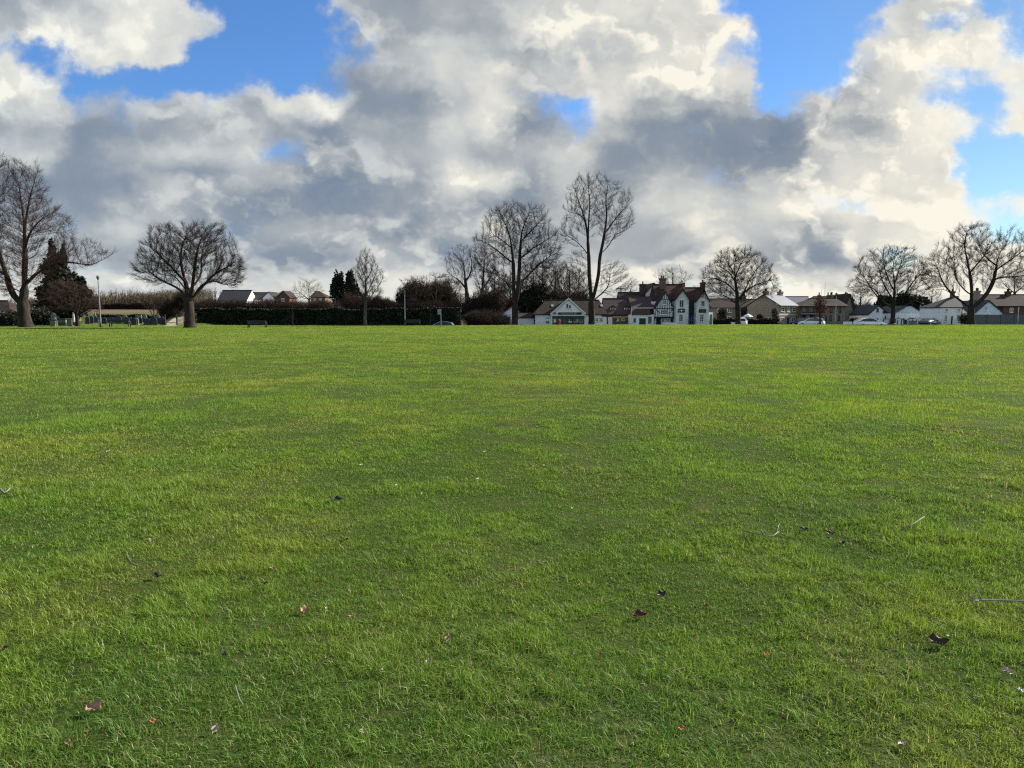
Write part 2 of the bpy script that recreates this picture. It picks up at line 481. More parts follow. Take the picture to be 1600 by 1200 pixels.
pos = t.node('ShaderNodeNewGeometry').outputs['Position']
dif = t.node('ShaderNodeBsdfDiffuse'); t.put(dif.inputs['Color'], at_)
trn = t.node('ShaderNodeBsdfTranslucent'); t.put(trn.inputs['Color'], t.mix(1.0, at_, rgba((1.25, 1.2, .7)), 'MULTIPLY'))
gls = t.node('ShaderNodeBsdfGlossy'); gls.inputs['Roughness'].default_value = .45; t.put(gls.inputs['Color'], rgba((.8, .8, .8)))
m1 = t.node('ShaderNodeMixShader'); m1.inputs[0].default_value = .42
t.l.new(dif.outputs[0], m1.inputs[1]); t.l.new(trn.outputs[0], m1.inputs[2])
m2 = t.node('ShaderNodeMixShader'); m2.inputs[0].default_value = .012
t.l.new(m1.outputs[0], m2.inputs[1]); t.l.new(gls.outputs[0], m2.inputs[2])
t.l.new(m2.outputs[0], gr.node_tree.nodes['Material Output'].inputs[0])
o = mesh_np('grass', vv, ff, gr, fcol=cc)
tag(o, 'short winter grass of the village green, uneven and tufted', 'grass', kind='stuff')
print('grass blades', len(vv), len(ff))
# ------------------------------------------------------------------ trees
def unit(v):
    return v/np.maximum(np.linalg.norm(v, axis=-1, keepdims=True), 1e-9)
def prisms(p0, p1, r0, r1, k=3):
    """many thin straight shoots as k-sided prisms"""
    n = len(p0); d = unit(p1-p0)
    ref = np.where(np.abs(d[:, 2:3]) < .9, np.array([[0, 0, 1.]]), np.array([[1., 0, 0]]))
    a = unit(np.cross(d, ref)); b = np.cross(d, a)
    v = np.empty((n, 2*k, 3))
    for i in range(k):
        t_ = 2*PI*i/k; o_ = a*math.cos(t_)+b*math.sin(t_)
        v[:, i] = p0+o_*r0[:, None]; v[:, k+i] = p1+o_*r1[:, None]
    base = (np.arange(n)*2*k)[:, None]
    f = np.concatenate([np.concatenate([base+i, base+(i+1) % k, base+k+(i+1) % k, base+k+i], 1) for i in range(k)])
    return v.reshape(-1, 3), f
class NPM:
    def __init__(s): s.v = []; s.f = []; s.n = 0
    def add(s, v, f): s.v.append(v); s.f.append(f+s.n); s.n += len(v)
    def build(s, name, m, parent, smooth=True):
        if not s.v: return None
        org = np.array(parent.get('_o'), float)
        o = mesh_np(name, np.concatenate(s.v)-org, np.concatenate(s.f), m, parent, smooth=smooth)
        o['_o'] = tuple(org); return o
def ring_tube(P, rad, n):
    P = np.asarray(P); m = len(P)
    d = np.gradient(P, axis=0) if m > 1 else np.array([[0, 0, 1.]]); d = unit(d)
    a = np.cross(d[0], (.3, .9, .1)); a /= np.linalg.norm(a)
    V = np.empty((m, n, 3)); th = 2*PI*np.arange(n)/n
    for i in range(m):
        a = a-d[i]*np.dot(a, d[i]); a /= max(np.linalg.norm(a), 1e-9); b = np.cross(d[i], a)
        V[i] = P[i]+rad[i]*(np.cos(th)[:, None]*a+np.sin(th)[:, None]*b)
    i, j = np.meshgrid(np.arange(m-1), np.arange(n), indexing='ij'); jn = (j+1) % n
    f = np.stack([i*n+j, i*n+jn, (i+1)*n+jn, (i+1)*n+j], -1).reshape(-1, 4)
    return V.reshape(-1, 3), f
def bark(name, c1, c2):
    return mat(name, c1, c2, scale=5, rough=.95, spec=.1, stretch=(1, 1, .25), bump=.6)
BARK = bark('bark_grey_brown', (.019, .016, .013), (.042, .035, .027))
BARK2 = bark('bark_pale', (.06, .052, .040), (.115, .10, .075))
TWIG = mat('twigs_brown', (.027, .020, .016), (.042, .031, .024), scale=.6, rough=.95, spec=.05)
TWIGR = mat('twigs_reddish', (.038, .025, .021), (.054, .036, .029), scale=.6, rough=.95, spec=.05)
TWIGY = mat('twigs_ochre', (.09, .072, .040), (.13, .10, .052), scale=.6, rough=.95, spec=.05)
TWIGF = mat('twigs_far_haze_tint', (.070, .060, .043), (.10, .085, .058), scale=.15, rough=.95, spec=.05)  # lighter olive colour stands in for distance haze
def skeleton(limbs, Y, step, rng):
    pos, par = [], []
    for li, limb in enumerate(limbs):
        pts = [np.array(at(p[0], p[1], Y))+np.array([0, p[2] if len(p) > 2 else 0, 0]) for p in limb]
        if li == 0: pts[0][2] = H(pts[0][0], pts[0][1])-.1
        # smooth path through the points
        out = []
        for i in range(len(pts)-1):
            p0 = pts[max(i-1, 0)]; p1 = pts[i]; p2 = pts[i+1]; p3 = pts[min(i+2, len(pts)-1)]
            n = max(2, int(np.linalg.norm(p2-p1)/step))
            for q in range(n):
                s = q/n
                out.append(.5*((2*p1)+(-p0+p2)*s+(2*p0-5*p1+4*p2-p3)*s*s+(-p0+3*p1-3*p2+p3)*s**3))
        out.append(pts[-1])
        out = np.array(out)
        if len(out) > 4: out[2:] += np.cumsum(rng.normal(0, step*.06, (len(out)-2, 3)), 0)*np.array([.6, 1, .3])
        if not pos:
            last = -1
        else:
            dd = np.linalg.norm(np.array(pos)-out[0], axis=1); last = int(dd.argmin())
            out = out[1:]
        for p in out:
            pos.append(p); par.append(last); last = len(pos)-1
    return pos, par
def grow(limbs, env, Y, natt, step, seed, kill=1.5, maxn=5200, up=.12, radial=.45):
    rng = np.random.default_rng(seed)
    pos, par = skeleton(limbs, Y, step, rng)
    fork = pos[0]+(np.array(at(limbs[0][-1][0], limbs[0][-1][1], Y))-pos[0])*.30
    A = []
    area = sum(e[2]*e[3] for e in env)
    s = Y/F
    for e in env:
        n = int(natt*e[2]*e[3]/area)
        d = unit(rng.normal(size=(n, 3))); r = rng.random(n)**(1/2.4)
        c = np.array(at(e[0], e[1], Y))+np.array([0, e[4] if len(e) > 4 else 0, 0])
        A.append(c+d*r[:, None]*np.array([e[2]*s, e[2]*s*.85, e[3]*s]))
    A = np.concatenate(A)
    A = A[A[:, 2] > pos[0][2]+1.2]
    N = np.zeros((maxn+400, 3)); N[:len(pos)] = pos; par = list(par); nn = len(pos)
    nchild = np.zeros(maxn+400, int); ND = np.zeros((maxn+400, 3)); n0 = nn
    for i in range(nn): ND[i] = unit(N[i]-N[par[i]]) if par[i] >= 0 else (0, 0, 1)
    d2 = ((A[:, None, :]-N[None, :nn])**2).sum(-1)
    ni = d2.argmin(1); nd = d2.min(1)
    for it in range(140):
        keep = nd > (kill*step)**2
        A, ni, nd = A[keep], ni[keep], nd[keep]
        if len(A) < 5 or nn >= maxn: break
        uq, inv = np.unique(ni, return_inverse=True)
        dirs = np.zeros((len(uq), 3)); ad = unit(A-N[ni]); dt = (ad*ND[ni]).sum(-1)
        good = dt > np.where(ni < n0, -.15, .30); np.add.at(dirs, inv[good], ad[good])
        ok = (nchild[uq] < 3) & (np.linalg.norm(dirs, axis=1) > 1e-6)
        uq = uq[ok]; dirs = dirs[ok]
        if not len(uq): break
        dirs = unit(unit(dirs)+rng.normal(0, .22, dirs.shape)+np.array([0, 0, up])+radial*unit(N[uq]-fork))
        new = N[uq]+dirs*step
        k = min(len(new), maxn+390-nn)
        new = new[:k]; uq = uq[:k]
        N[nn:nn+k] = new; ND[nn:nn+k] = dirs[:k]; par += list(uq); nchild[uq] += 1
        dd = ((A[:, None, :]-new[None])**2).sum(-1)
        j = dd.argmin(1); m = dd[np.arange(len(A)), j]
        b = m < nd; ni[b] = nn+j[b]; nd[b] = m[b]
        nn += k
    N = N[:nn]; par = np.array(par)
    # soften the kinks: every point leans towards the middle of its neighbours along the branch
    main = np.full(nn, -1); main[par[1:][::-1]] = np.arange(1, nn)[::-1]
    k_ = np.where((par >= 0) & (main >= 0))[0]; k_ = k_[k_ > 6]
    for _ in range(3):
        N[k_] = N[k_]*.5+.25*(N[par[k_]]+N[main[k_]])
    return N, par, rng
def wood(N, par, rb, rt, rng, twig_len, twig_r, ntwig=3, fork=None, thick=.05, droop=0.0):
    n = len(N); kids = [[] for _ in range(n)]
    for i in range(1, n): kids[par[i]].append(i)
    tips = np.zeros(n)
    for i in range(n-1, -1, -1):
        if not kids[i]: tips[i] = 1
        if par[i] >= 0: tips[par[i]] += tips[i]
    e = math.log(max(tips[0], 3))/math.log(rb/rt)
    rad = rt*tips**(1/e)
    z0 = N[0, 2]; hh = np.linalg.norm(N-N[0], axis=1)
    rad = rad*(1+.55*np.exp(-np.maximum(hh, 0)/.45))
    trunk, crown = NPM(), NPM()
    # chains follow the thickest child
    stack = [(-1, 0)]
    e0, e1 = [], []
    while stack:
        p, i = stack.pop()
        chain = [i] if p < 0 else [p, i]
        while kids[i]:
            ks = sorted(kids[i], key=lambda q: -tips[q])
            for q in ks[1:]: stack.append((i, q))
            i = ks[0]; chain.append(i)
        r = rad[chain].copy()
        if p >= 0: r[0] = r[1]*1.05
        k = int((r > thick).sum()); k = k if k < len(chain) else len(chain)
        if k >= 2:
            big = r[:k]
            nside = 14 if big[0] > .28 else (9 if big[0] > .12 else 6)
            v, f = ring_tube(N[chain[:k]], big, nside)
            (trunk if big[0] > .42*rb else crown).add(v, f)
            rest = chain[k-1:]
        else: rest = chain
        for a, b in zip(rest[:-1], rest[1:]): e0.append(a); e1.append(b)
    if e0:
        e0 = np.array(e0); e1 = np.array(e1)
        v, f = prisms(N[e0], N[e1], np.minimum(rad[e0], thick*1.05), rad[e1], 4); crown.add(v, f)
    # fine twigs at the ends of the branches
    idx = np.array([i for i in range(1, n) if tips[i] <= 3])
    d = unit(N[idx]-N[par[idx]])
    if fork is None: fork = N[0]+np.array([0, 0, (N[:, 2].max()-N[0, 2])*.25])
    twig_r = twig_r*.78
    for q in range(ntwig+1):
        sel = rng.random(len(idx)) < .9
        P0 = N[idx][sel]; D0 = d[sel]
        D1 = unit(D0*.6+.45*unit(P0-fork)+rng.normal(0, .40, D0.shape)+np.array([0, 0, .16-droop]))
        L = twig_len*(.45+.75*rng.random(len(P0)))[:, None]
        P1 = P0+D1*L*.5; D2 = unit(D1+rng.normal(0, .25, D1.shape)+np.array([0, 0, .12-droop*1.5])); P2 = P1+D2*L*.5
        r_ = np.full(len(P0), twig_r)
        for a, b, x, y in ((P0, P1, 1.0, .8), (P1, P2, .8, .45)):
            v, f = prisms(a, b, r_*x, r_*y, 3); crown.add(v, f)
        for sgn in (1, -1):
            D3 = unit(D1+rng.normal(0, .50, D1.shape)); v, f = prisms(P1, P1+D3*L*.5, r_*.7, r_*.4, 3); crown.add(v, f)
            Pm = P0+(P1-P0)*.45; D4 = unit(D1+rng.normal(0, .55, D1.shape)); v, f = prisms(Pm, Pm+D4*L*.42, r_*.7, r_*.4, 3); crown.add(v, f)
    return trunk, crown
def bare_tree(name, label, limbs, env, Y, rb, natt=1500, step=.42, seed=1, tl=.8, tr=.011, ntwig=3, bm=None, tm=None, group=None, up=.12, droop=0.0, rt=.012, maxn=7500, kill=1.5):
    N, par, rng = grow(limbs, env, Y, int(natt*1.7), step*.9, seed, up=up, maxn=maxn, kill=kill)
    loc = (N[0][0], N[0][1], H(N[0][0], N[0][1]))
    th_ = thing(name, loc, label, 'tree', group)
    tk, cw = wood(N, par, rb, rt, rng, tl, tr, ntwig, droop=droop)
    tk.build('trunk', bm or BARK, th_)
    cw.build('crown', tm or TWIG, th_)
    return th_
bare_tree('bare_tree', 'tall many-stemmed bare tree with reddish twigs cut by the photo edge, over the dark conifer',
  [[(41,511),(38,492),(36,470),(37,440,.3),(36,400,.6),(32,360,.8),(35,325,1),(40,290,1.2),(46,265,1.4)],
   [(36,474),(25,462,-.5),(17,425,-1),(10,390,-1.4),(3,345,-1.6),(-2,305,-1.6),(-6,275,-1.6)],
   [(37,452),(30,425,.8),(26,385,1.2),(23,345,1.4),(14,305,1.8),(8,275,2)],
   [(37,440),(44,405,-.6),(52,378,-1),(64,360,-1.4),(82,344,-1.6),(102,332,-1.6)],
   [(38,448),(50,425,1),(70,410,1.6),(95,408,2),(120,412,2),(145,402,2),(160,392,2)],
   [(37,455),(50,445,-1.5),(66,438,-2.4),(85,425,-3)],
   [(35,468),(20,458,1.5),(4,452,2.2),(-20,440,2.6)],
   [(20,435),(-5,415,-1.5),(-30,395,-2),(-45,380,-2)]],
  [(18,312,55,62),(62,372,52,48),(114,400,38,26),(-28,385,50,72),(25,420,55,45),(30,275,32,24)], 82, .62, natt=2600, step=.42, seed=3, tl=1.0, tr=.0105, tm=TWIGR, up=.08)
bare_tree('bare_tree', 'broad round-headed bare tree with a low left limb, alone between cemetery and hedge',
  [[(297,511),(296,492),(295,472),(292,445),(285,425,.3),(279,405,.6),(281,382,.8),(286,365,1)],
   [(297,474),(303,445,-.4),(308,412,-.6),(313,390,-.8),(321,370,-1)],
   [(296,472),(284,458,.5),(269,448,.8),(250,440,1),(234,431,1),(219,417,1)],
   [(300,468),(317,441,.8),(331,425,1.2),(346,417,1.4),(364,404,1.4)],
   [(302,464),(322,446,-1),(344,440,-1.6),(364,447,-1.8),(378,441,-1.8)],
   [(291,442),(272,416,-.8),(258,400,-1.2),(246,390,-1.2)],
   [(294,455),(300,430,2),(298,400,2.6),(300,375,3)],
   [(294,458),(288,435,-2),(275,425,-3)]],
  [(292,402,62,52),(243,422,36,28),(350,424,32,32),(328,384,38,34),(255,388,34,34)], 80, .52, natt=1800, step=.33, seed=5, tl=.85, tr=.010, up=.10, ntwig=4)
bare_tree('bare_tree', 'slim upright bare tree with ascending branches in front of the dark hedge',
  [[(571,508),(571,480),(572,450),(572,420),(571,398)],
   [(571,482),(580,462,.3),(590,447,.4),(597,437,.4)], [(571,474),(561,455,-.3),(552,440,-.4)],
   [(571,464),(582,442,-.3),(591,425,-.5)], [(572,452),(562,432,.3),(556,418,.4)],
   [(572,440),(581,420,.2),(585,408,.2)], [(572,436),(565,418,-.2),(562,406,-.2)]],
  [(573,446,27,40),(572,415,16,24),(571,400,7,12)], 95, .20, natt=1300, step=.33, seed=8, tl=.7, tr=.009, up=.25, bm=BARK2, rt=.010)
bare_tree('bare_tree', 'twin-stemmed bare tree right of the brown thicket, before the low white wall',
  [[(804,507),(804,490),(804,474),(801,450),(801,420,.4),(798,392,.6),(795,370,.8),(788,350,1),(780,333,1)],
   [(805,478),(809,455,-.4),(811,430,-.6),(812,400,-.8),(813,372,-1),(819,350,-1),(829,330,-1)],
   [(801,448),(786,436,1),(770,425,1.5),(752,417,1.6)], [(800,412),(782,396,-1),(765,384,-1.4),(750,378,-1.4)],
   [(798,388),(784,374,.6),(769,366,.8)], [(811,445),(828,427,1),(845,410,1.4),(862,398,1.5)],
   [(812,406),(829,391,-1.2),(850,379,-1.6),(864,370,-1.6)], [(813,378),(830,360,.8),(842,348,1)],
   [(804,470),(790,460,-1.5),(778,455,-2)]],
  [(806,376,42,56),(768,396,32,36),(848,390,32,38),(800,340,34,20),(775,352,22,22),(838,345,22,20)], 105, .46, natt=2700, step=.46, seed=13, tl=1.1, tr=.0115, up=.08)
bare_tree('bare_tree', 'tallest bare tree, fork-stemmed, standing before the white shop',
  [[(925,507),(924,488),(924,468),(921,440),(920,410,.4),(919,385,.5),(917,358,.6),(912,332,.8),(905,312,1),(900,297,1)],
   [(925,472),(931,448,-.4),(935,425,-.6),(936,402,-.8),(942,372,-1),(946,340,-1.2),(945,312,-1.2),(950,290,-1.2)],
   [(919,378),(922,345,1.2),(925,315,1.6),(922,288,1.8)], [(920,398),(905,382,-.8),(890,372,-1.2),(878,364,-1.3)],
   [(937,398),(953,382,1),(961,366,1.3),(975,360,1.4),(989,352,1.4)], [(943,368),(958,345,-1.4),(972,328,-1.8),(984,318,-1.8)],
   [(926,472),(940,459,1),(955,454,1.5),(970,460,1.6)], [(946,456),(955,440,1.4),(954,424,1.6)],
   [(923,462),(908,446,-1.2),(896,436,-1.6)], [(914,340),(900,332,.4),(888,330,.5)]],
  [(918,318,36,42),(955,335,32,48),(893,360,20,28),(958,440,28,26),(978,335,14,24),(900,420,18,22),(922,290,28,18)], 110, .50, natt=2300, step=.52, seed=21, tl=1.0, tr=.0115, up=.1, kill=1.6)
bare_tree('bare_tree', 'wide spreading bare tree with drooping twigs beside the white car and parasol',
  [[(1154,507),(1153,490),(1152,470),(1150,445),(1148,422,.3),(1150,402,.4)],
   [(1153,476),(1164,456,.6),(1175,436,1),(1186,420,1.2),(1196,410,1.2)], [(1152,468),(1169,451,-.8),(1190,441,-1.4),(1206,437,-1.6)],
   [(1151,458),(1136,441,.8),(1120,435,1.2),(1104,432,1.4)], [(1150,442),(1136,425,-.8),(1119,415,-1.2)],
   [(1149,432),(1160,412,.8),(1170,400,1)], [(1149,430),(1139,410,.6),(1133,398,.8)],
   [(1152,476),(1131,464,-1.5),(1112,458,-2)], [(1154,480),(1170,472,1.6),(1190,463,2.2)]],
  [(1153,434,52,42),(1117,448,26,24),(1190,446,24,24),(1152,405,34,16)], 118, .40, natt=2500, step=.42, seed=34, tl=1.0, tr=.0125, up=.03, droop=.05)
bare_tree('bare_tree', 'round bare tree ringed by a low timber guard, before the pale blue house',
  [[(1394,508),(1394,495),(1395,476),(1397,450),(1396,425,.3),(1400,398,.4)],
   [(1394,482),(1381,470,.5),(1368,455,.8),(1358,437,1),(1345,421,1)], [(1376,466),(1361,451,-1),(1346,447,-1.6),(1334,441,-1.8)],
   [(1396,480),(1410,461,-.6),(1421,441,-1),(1436,425,-1.2)], [(1397,484),(1420,477,.8),(1441,468,1.2)],
   [(1396,455),(1381,427,-.8),(1374,405,-1)], [(1397,445),(1410,417,.8),(1416,400,1)], [(1396,470),(1392,440,2.4),(1388,415,3)]],
  [(1391,430,56,40),(1393,402,36,16),(1350,445,24,24),(1435,440,24,26)], 116, .36, natt=2000, step=.44, seed=55, tl=.9, tr=.013, up=.04, ntwig=3, kill=1.6)
bare_tree('bare_tree', 'largest bare tree at the far right, leaning fork over the white cottage corner',
  [[(1518,508),(1518,490),(1518,474),(1518,445),(1516,412,.3),(1512,382,.5),(1518,357,.6)],
   [(1519,482),(1534,466,-.4),(1545,449,-.6),(1550,430,-.8),(1553,406,-1),(1561,386,-1)],
   [(1549,440),(1564,434,.6),(1580,432,1),(1602,431,1.2),(1622,424,1.2)],
   [(1517,482),(1501,468,.4),(1488,455,.6),(1478,440,.8),(1472,420,1),(1465,404,1)],
   [(1511,477),(1495,469,-1),(1479,461,-1.6),(1460,452,-2),(1444,456,-2)],
   [(1517,462),(1506,441,1.4),(1502,420,1.8),(1505,400,2)], [(1552,412),(1541,396,.8),(1535,380,1)],
   [(1551,425),(1572,405,-1.4),(1588,392,-1.8)], [(1516,425),(1527,402,-1.4),(1532,385,-1.6)]],
  [(1510,396,42,42),(1562,398,42,42),(1470,424,32,34),(1600,425,30,32),(1518,362,28,14),(1535,425,26,34),(1500,425,22,30)], 108, .46, natt=3100, step=.45, seed=89, tl=.95, tr=.0125, up=.06, kill=1.6)
# smaller and farther bare trees
def small(name, label, base, top, env, Y, rb, natt, step, seed, tl=1.0, tr=.016, bm=None, tm=None, up=.12, extra=(), group=None, ntwig=2, droop=0.):
    bx, by = base; tx, ty = top
    mid = ((bx+tx)/2+(seed % 5-2)*.8, (by+ty)/2)
    return bare_tree(name, label, [[(bx, by), mid, (tx, ty)]]+list(extra), env, Y, rb, natt, step, seed, tl, tr, ntwig, bm, tm, group, up, droop, rt=.014, maxn=4200)
small('bare_tree', 'leaning bare tree behind the brown thicket, its limb reaching left', (735,505), (724,405), [(722,418,28,34),(704,440,16,18)], 125, .40, 900, .6, 41, extra=[[(734,462),(720,440,.5),(704,430,.8)], [(732,440),(738,415,-.6),(736,398,-.8)]])
small('bare_tree', 'bare tree with a dark straight stem just left of the twin-stemmed tree', (750,505), (757,402), [(757,425,24,40)], 125, .36, 800, .6, 42, extra=[[(752,455),(768,430,.6),(775,412,.8)], [(752,460),(745,432,-.6)]])
small('background_tree', 'bare rounded tree behind the left half of the shop roof', (848,505), (848,415), [(845,440,32,34)], 150, .4, 1100, .7, 43, tr=.02, tl=1.3, extra=[[(848,468),(830,440,1)], [(848,465),(866,435,-1)]])
small('background_tree', 'bare bushy tree behind the shop gable and the tallest tree', (888,505), (890,420), [(886,446,28,34)], 150, .4, 1100, .7, 44, tr=.02, tl=1.3, extra=[[(888,470),(872,440,1)], [(889,468),(905,445,-1)]])
small('background_tree', 'low bare tree behind the low white wall left of the shop', (812,505), (815,440), [(812,462,34,28)], 148, .4, 1000, .7, 45, tr=.02, tl=1.3, extra=[[(812,480),(795,455,1)], [(813,480),(832,455,-1)]])
small('bare_tree', 'bare tree with bushy ivy-dark crown behind the street lamp', (650,505), (650,435), [(648,456,26,22)], 130, .3, 1000, .6, 46, tr=.018, extra=[[(650,475),(636,455,1)], [(650,475),(664,450,-1)]])
small('bare_tree', 'rounded bare tree behind the road sign', (682,505), (682,430), [(682,452,25,22)], 132, .3, 1000, .6, 47, tr=.016, extra=[[(682,475),(668,450,1)], [(682,475),(698,452,-1)]])
small('bare_tree', 'low bare tree of ochre twigs behind the hedge, before the far houses', (483,505), (481,442), [(481,456,24,18),(463,463,10,12)], 138, .2, 800, .55, 48, tr=.012, tm=TWIGY, extra=[[(482,470),(468,456,.6)], [(482,470),(496,456,-.6)]])
small('background_tree', 'bare treetop showing above the pub ridge', (1050,505), (1050,425), [(1050,438,30,18)], 178, .3, 700, .8, 49, tr=.016, tl=1.4, extra=[[(1050,455),(1030,436,1)], [(1050,455),(1070,434,-1)]])
small('bare_tree', 'small bare tree by the telegraph pole behind the cottages', (985,500), (986,447), [(987,456,14,12)], 160, .2, 350, .7, 50, tr=.014)
small('cherry_tree', 'low dark tree with a dense weeping brown crown before the conifer', (122,511), (116,445), [(108,466,40,26),(128,476,26,16)], 90, .22, 1900, .36, 51, tr=.012, tl=.8, tm=TWIGR, ntwig=4, droop=.35, up=-.05, extra=[[(122,494),(134,482,.5),(148,474,.8)], [(121,490),(100,472,-.6),(82,462,-.8)], [(121,492),(116,470,1.2)]])
small('bare_tree', 'small dark multi-stemmed tree among the headstones', (241,505), (240,466), [(240,476,18,12)], 112, .16, 450, .4, 52, tr=.013, extra=[[(241,497),(228,478,.4)], [(241,497),(252,478,-.4)]])
small('sapling', 'thin staked sapling before the hedge, right of the middle bench', (457,509), (456,470), [(457,478,9,14)], 93, .05, 140, .35, 53, tr=.007, tl=.5)
small('sapling', 'thin sapling between the street lamp and the road sign', (672,508), (671,468), [(671,476,9,14)], 96, .06, 140, .35, 54, tr=.008, tl=.5)
small('bare_tree', 'bare reddish tree behind the white cottage left of the guarded tree', (1345,505), (1345,455), [(1343,472,18,20)], 160, .25, 700, .6, 56, tr=.018, tm=TWIGR)
small('bare_tree', 'bare tree filling the gap left of the end white cottage', (1455,505), (1456,452), [(1455,470,17,20)], 150, .25, 700, .6, 57, tr=.018, tm=TWIGR)
small('background_tree', 'tall bare bush tree above the brick house roof at the right edge', (1585,490), (1585,425), [(1585,442,30,20)], 175, .3, 700, .8, 58, tr=.016, tl=1.3, extra=[[(1585,460),(1570,440,1)], [(1585,460),(1602,440,-1)]])
for k_, (px, top, env, Y_, sd_, lab) in enumerate((
  (703, 440, [(703,458,22,22)], 145, 301, 'bare tree in the brown belt right of the road sign'),
  (772, 428, [(772,450,26,28)], 155, 302, 'bare tree in the brown belt directly left of the twin-stemmed tree'),
  (796, 432, [(796,454,26,26)], 158, 303, 'bare tree in the brown belt behind the twin-stemmed tree'),
  (832, 418, [(832,446,26,32)], 160, 304, 'bare tree in the brown belt between twin-stemmed tree and shop gable'),
  (868, 414, [(868,444,26,34)], 162, 305, 'bare tree in the brown belt behind the shop gable point'),
  (904, 428, [(904,452,22,28)], 160, 306, 'bare tree in the brown belt left of the tallest tree'))):
    small('background_tree', lab, (px, 505), (px+1, top), env, Y_, .34, 1000, .62, sd_, tr=.021, tl=1.3, ntwig=3, extra=[[(px, 475), (px-14, 450, 1)], [(px, 472), (px+14, 448, -1)]], group='bare trees of the brown belt')
def leaves_in(rng, env, Y, n, size, ysq=.9, shell=2.6):
    s = Y/F; tot = sum(e[2]*e[3] for e in env); P = []
    for e in env:
        k = int(n*e[2]*e[3]/tot); d = unit(rng.normal(size=(k, 3))); r = rng.random(k)**(1/shell)
        c = np.array(at(e[0], e[1], Y))+np.array([0, e[4] if len(e) > 4 else 0, 0])
        lump = 1+.22*(vnoise(d[:, 0]*3+e[0], d[:, 2]*3+e[1])-.5)*2+.16*(vnoise(d[:, 0]*7+e[0], d[:, 2]*7+d[:, 1]*5)-.5)*2
        P.append(c+d*(r*lump)[:, None]*np.array([e[2]*s, e[2]*s*ysq, e[3]*s]))
    return np.concatenate(P)
def leaf_quads(rng, P, size, flat=0.0):
    n = len(P); a = unit(rng.normal(size=(n, 3))*np.array([1, 1, 1-flat])); b = unit(np.cross(a, rng.normal(size=(n, 3))))
    s = size*(.5+rng.random(n))[:, None]
    v = np.stack([P-a*s, P-b*s*.5, P+a*s, P+b*s*.5], 1).reshape(-1, 3)
    return v, np.arange(4*n).reshape(n, 4)
LEAFD = mat('evergreen_leaf', (.010, .015, .009), (.020, .025, .013), scale=1.2, rough=.7, spec=.15, c3=(.022, .025, .014))
LEAFG = mat('laurel_leaf', (.010, .016, .009), (.020, .029, .014), scale=1.2, rough=.6, spec=.2, c3=(.036, .034, .020))
RUST = mat('rust_leaf', (.10, .040, .026), (.15, .065, .040), scale=2, rough=.8, spec=.1)
def evergreen(name, label, base, env, Y, n, size, seed, m=None, group=None, cat='tree', trunk_r=.2):
    rng = np.random.default_rng(seed); p = at(base[0], base[1], Y); g = H(p.x, p.y)
    th_ = thing(name, (p.x, p.y, g), label, cat, group)
    ztop = max(at(e[0], e[1]-e[3]*.8, Y).z for e in env)
    MB().tube([(p.x, p.y, g-.1), (p.x+.1, p.y, (g+ztop)/2), (p.x, p.y, ztop)], [trunk_r, trunk_r*.6, .03], 7).build('trunk', BARK, th_)
    v, f = leaf_quads(rng, leaves_in(rng, env, Y, n, size), size); q = NPM(); q.add(v, f)
    q.build('crown', m or LEAFD, th_, smooth=False)
    return th_
evergreen('conifer', 'dark ragged conifer behind the weeping tree, left of the grey pole', (98,508),
  [(82,398,6,16),(80,381,3,9),(97,404,7,12),(99,391,3,9),(88,412,8,12),(90,428,18,22),(100,450,28,26),(118,452,16,20),(128,442,6,10),(72,418,7,12),(98,480,36,24),(78,440,8,9),(112,436,9,10),(135,462,8,14),(66,458,9,12)], 112, 13000, .30, 61)
evergreen('conifer', 'narrow double-topped dark evergreen behind the hedge by the slim tree', (534,507),
  [(528,446,9,22),(547,440,7,18),(537,466,18,22),(521,452,6,10),(556,462,8,22)], 122, 7000, .24, 62)
for i, (b_, env, lab) in enumerate([
   ((1384,505), [(1384,478,17,17),(1376,488,12,12)], 'dark evergreen tree behind the white gabled cottage roof'),
   ((1418,505), [(1419,474,22,17),(1410,486,16,12)], 'widest dark evergreen directly behind the pale blue house'),
   ((1443,505), [(1442,482,12,18)], 'dark evergreen above the low white outbuilding')]):
    evergreen('evergreen_tree', lab, b_, env, 168, 6000, .34, 64+i, group='evergreens behind the white cottages')
evergreen('evergreen_tree', 'dark evergreen behind the hipped stone house chimney', (1322,505), [(1322,470,11,11),(1328,485,12,14)], 165, 3000, .32, 69)
evergreen('evergreen_tree', 'dark leafy tree behind the shop roof left slope', (838,505), [(840,466,20,22),(822,474,18,20)], 146, 5000, .3, 70)
# small rust-leaved street tree
rng_ = np.random.default_rng(71)
tr_ = small('rust_leaved_tree', 'small tree still holding rust-red leaves before the hipped stone house', (1282,508), (1282,468), [(1282,480,12,14)], 119, .13, 260, .4, 71, tr=.012)
q_ = NPM(); q_.add(*leaf_quads(rng_, leaves_in(rng_, [(1282,474,10,10),(1284,486,13,9)], 119, 1500, .1, shell=2), .10)); q_.build('foliage', RUST, tr_, smooth=False)
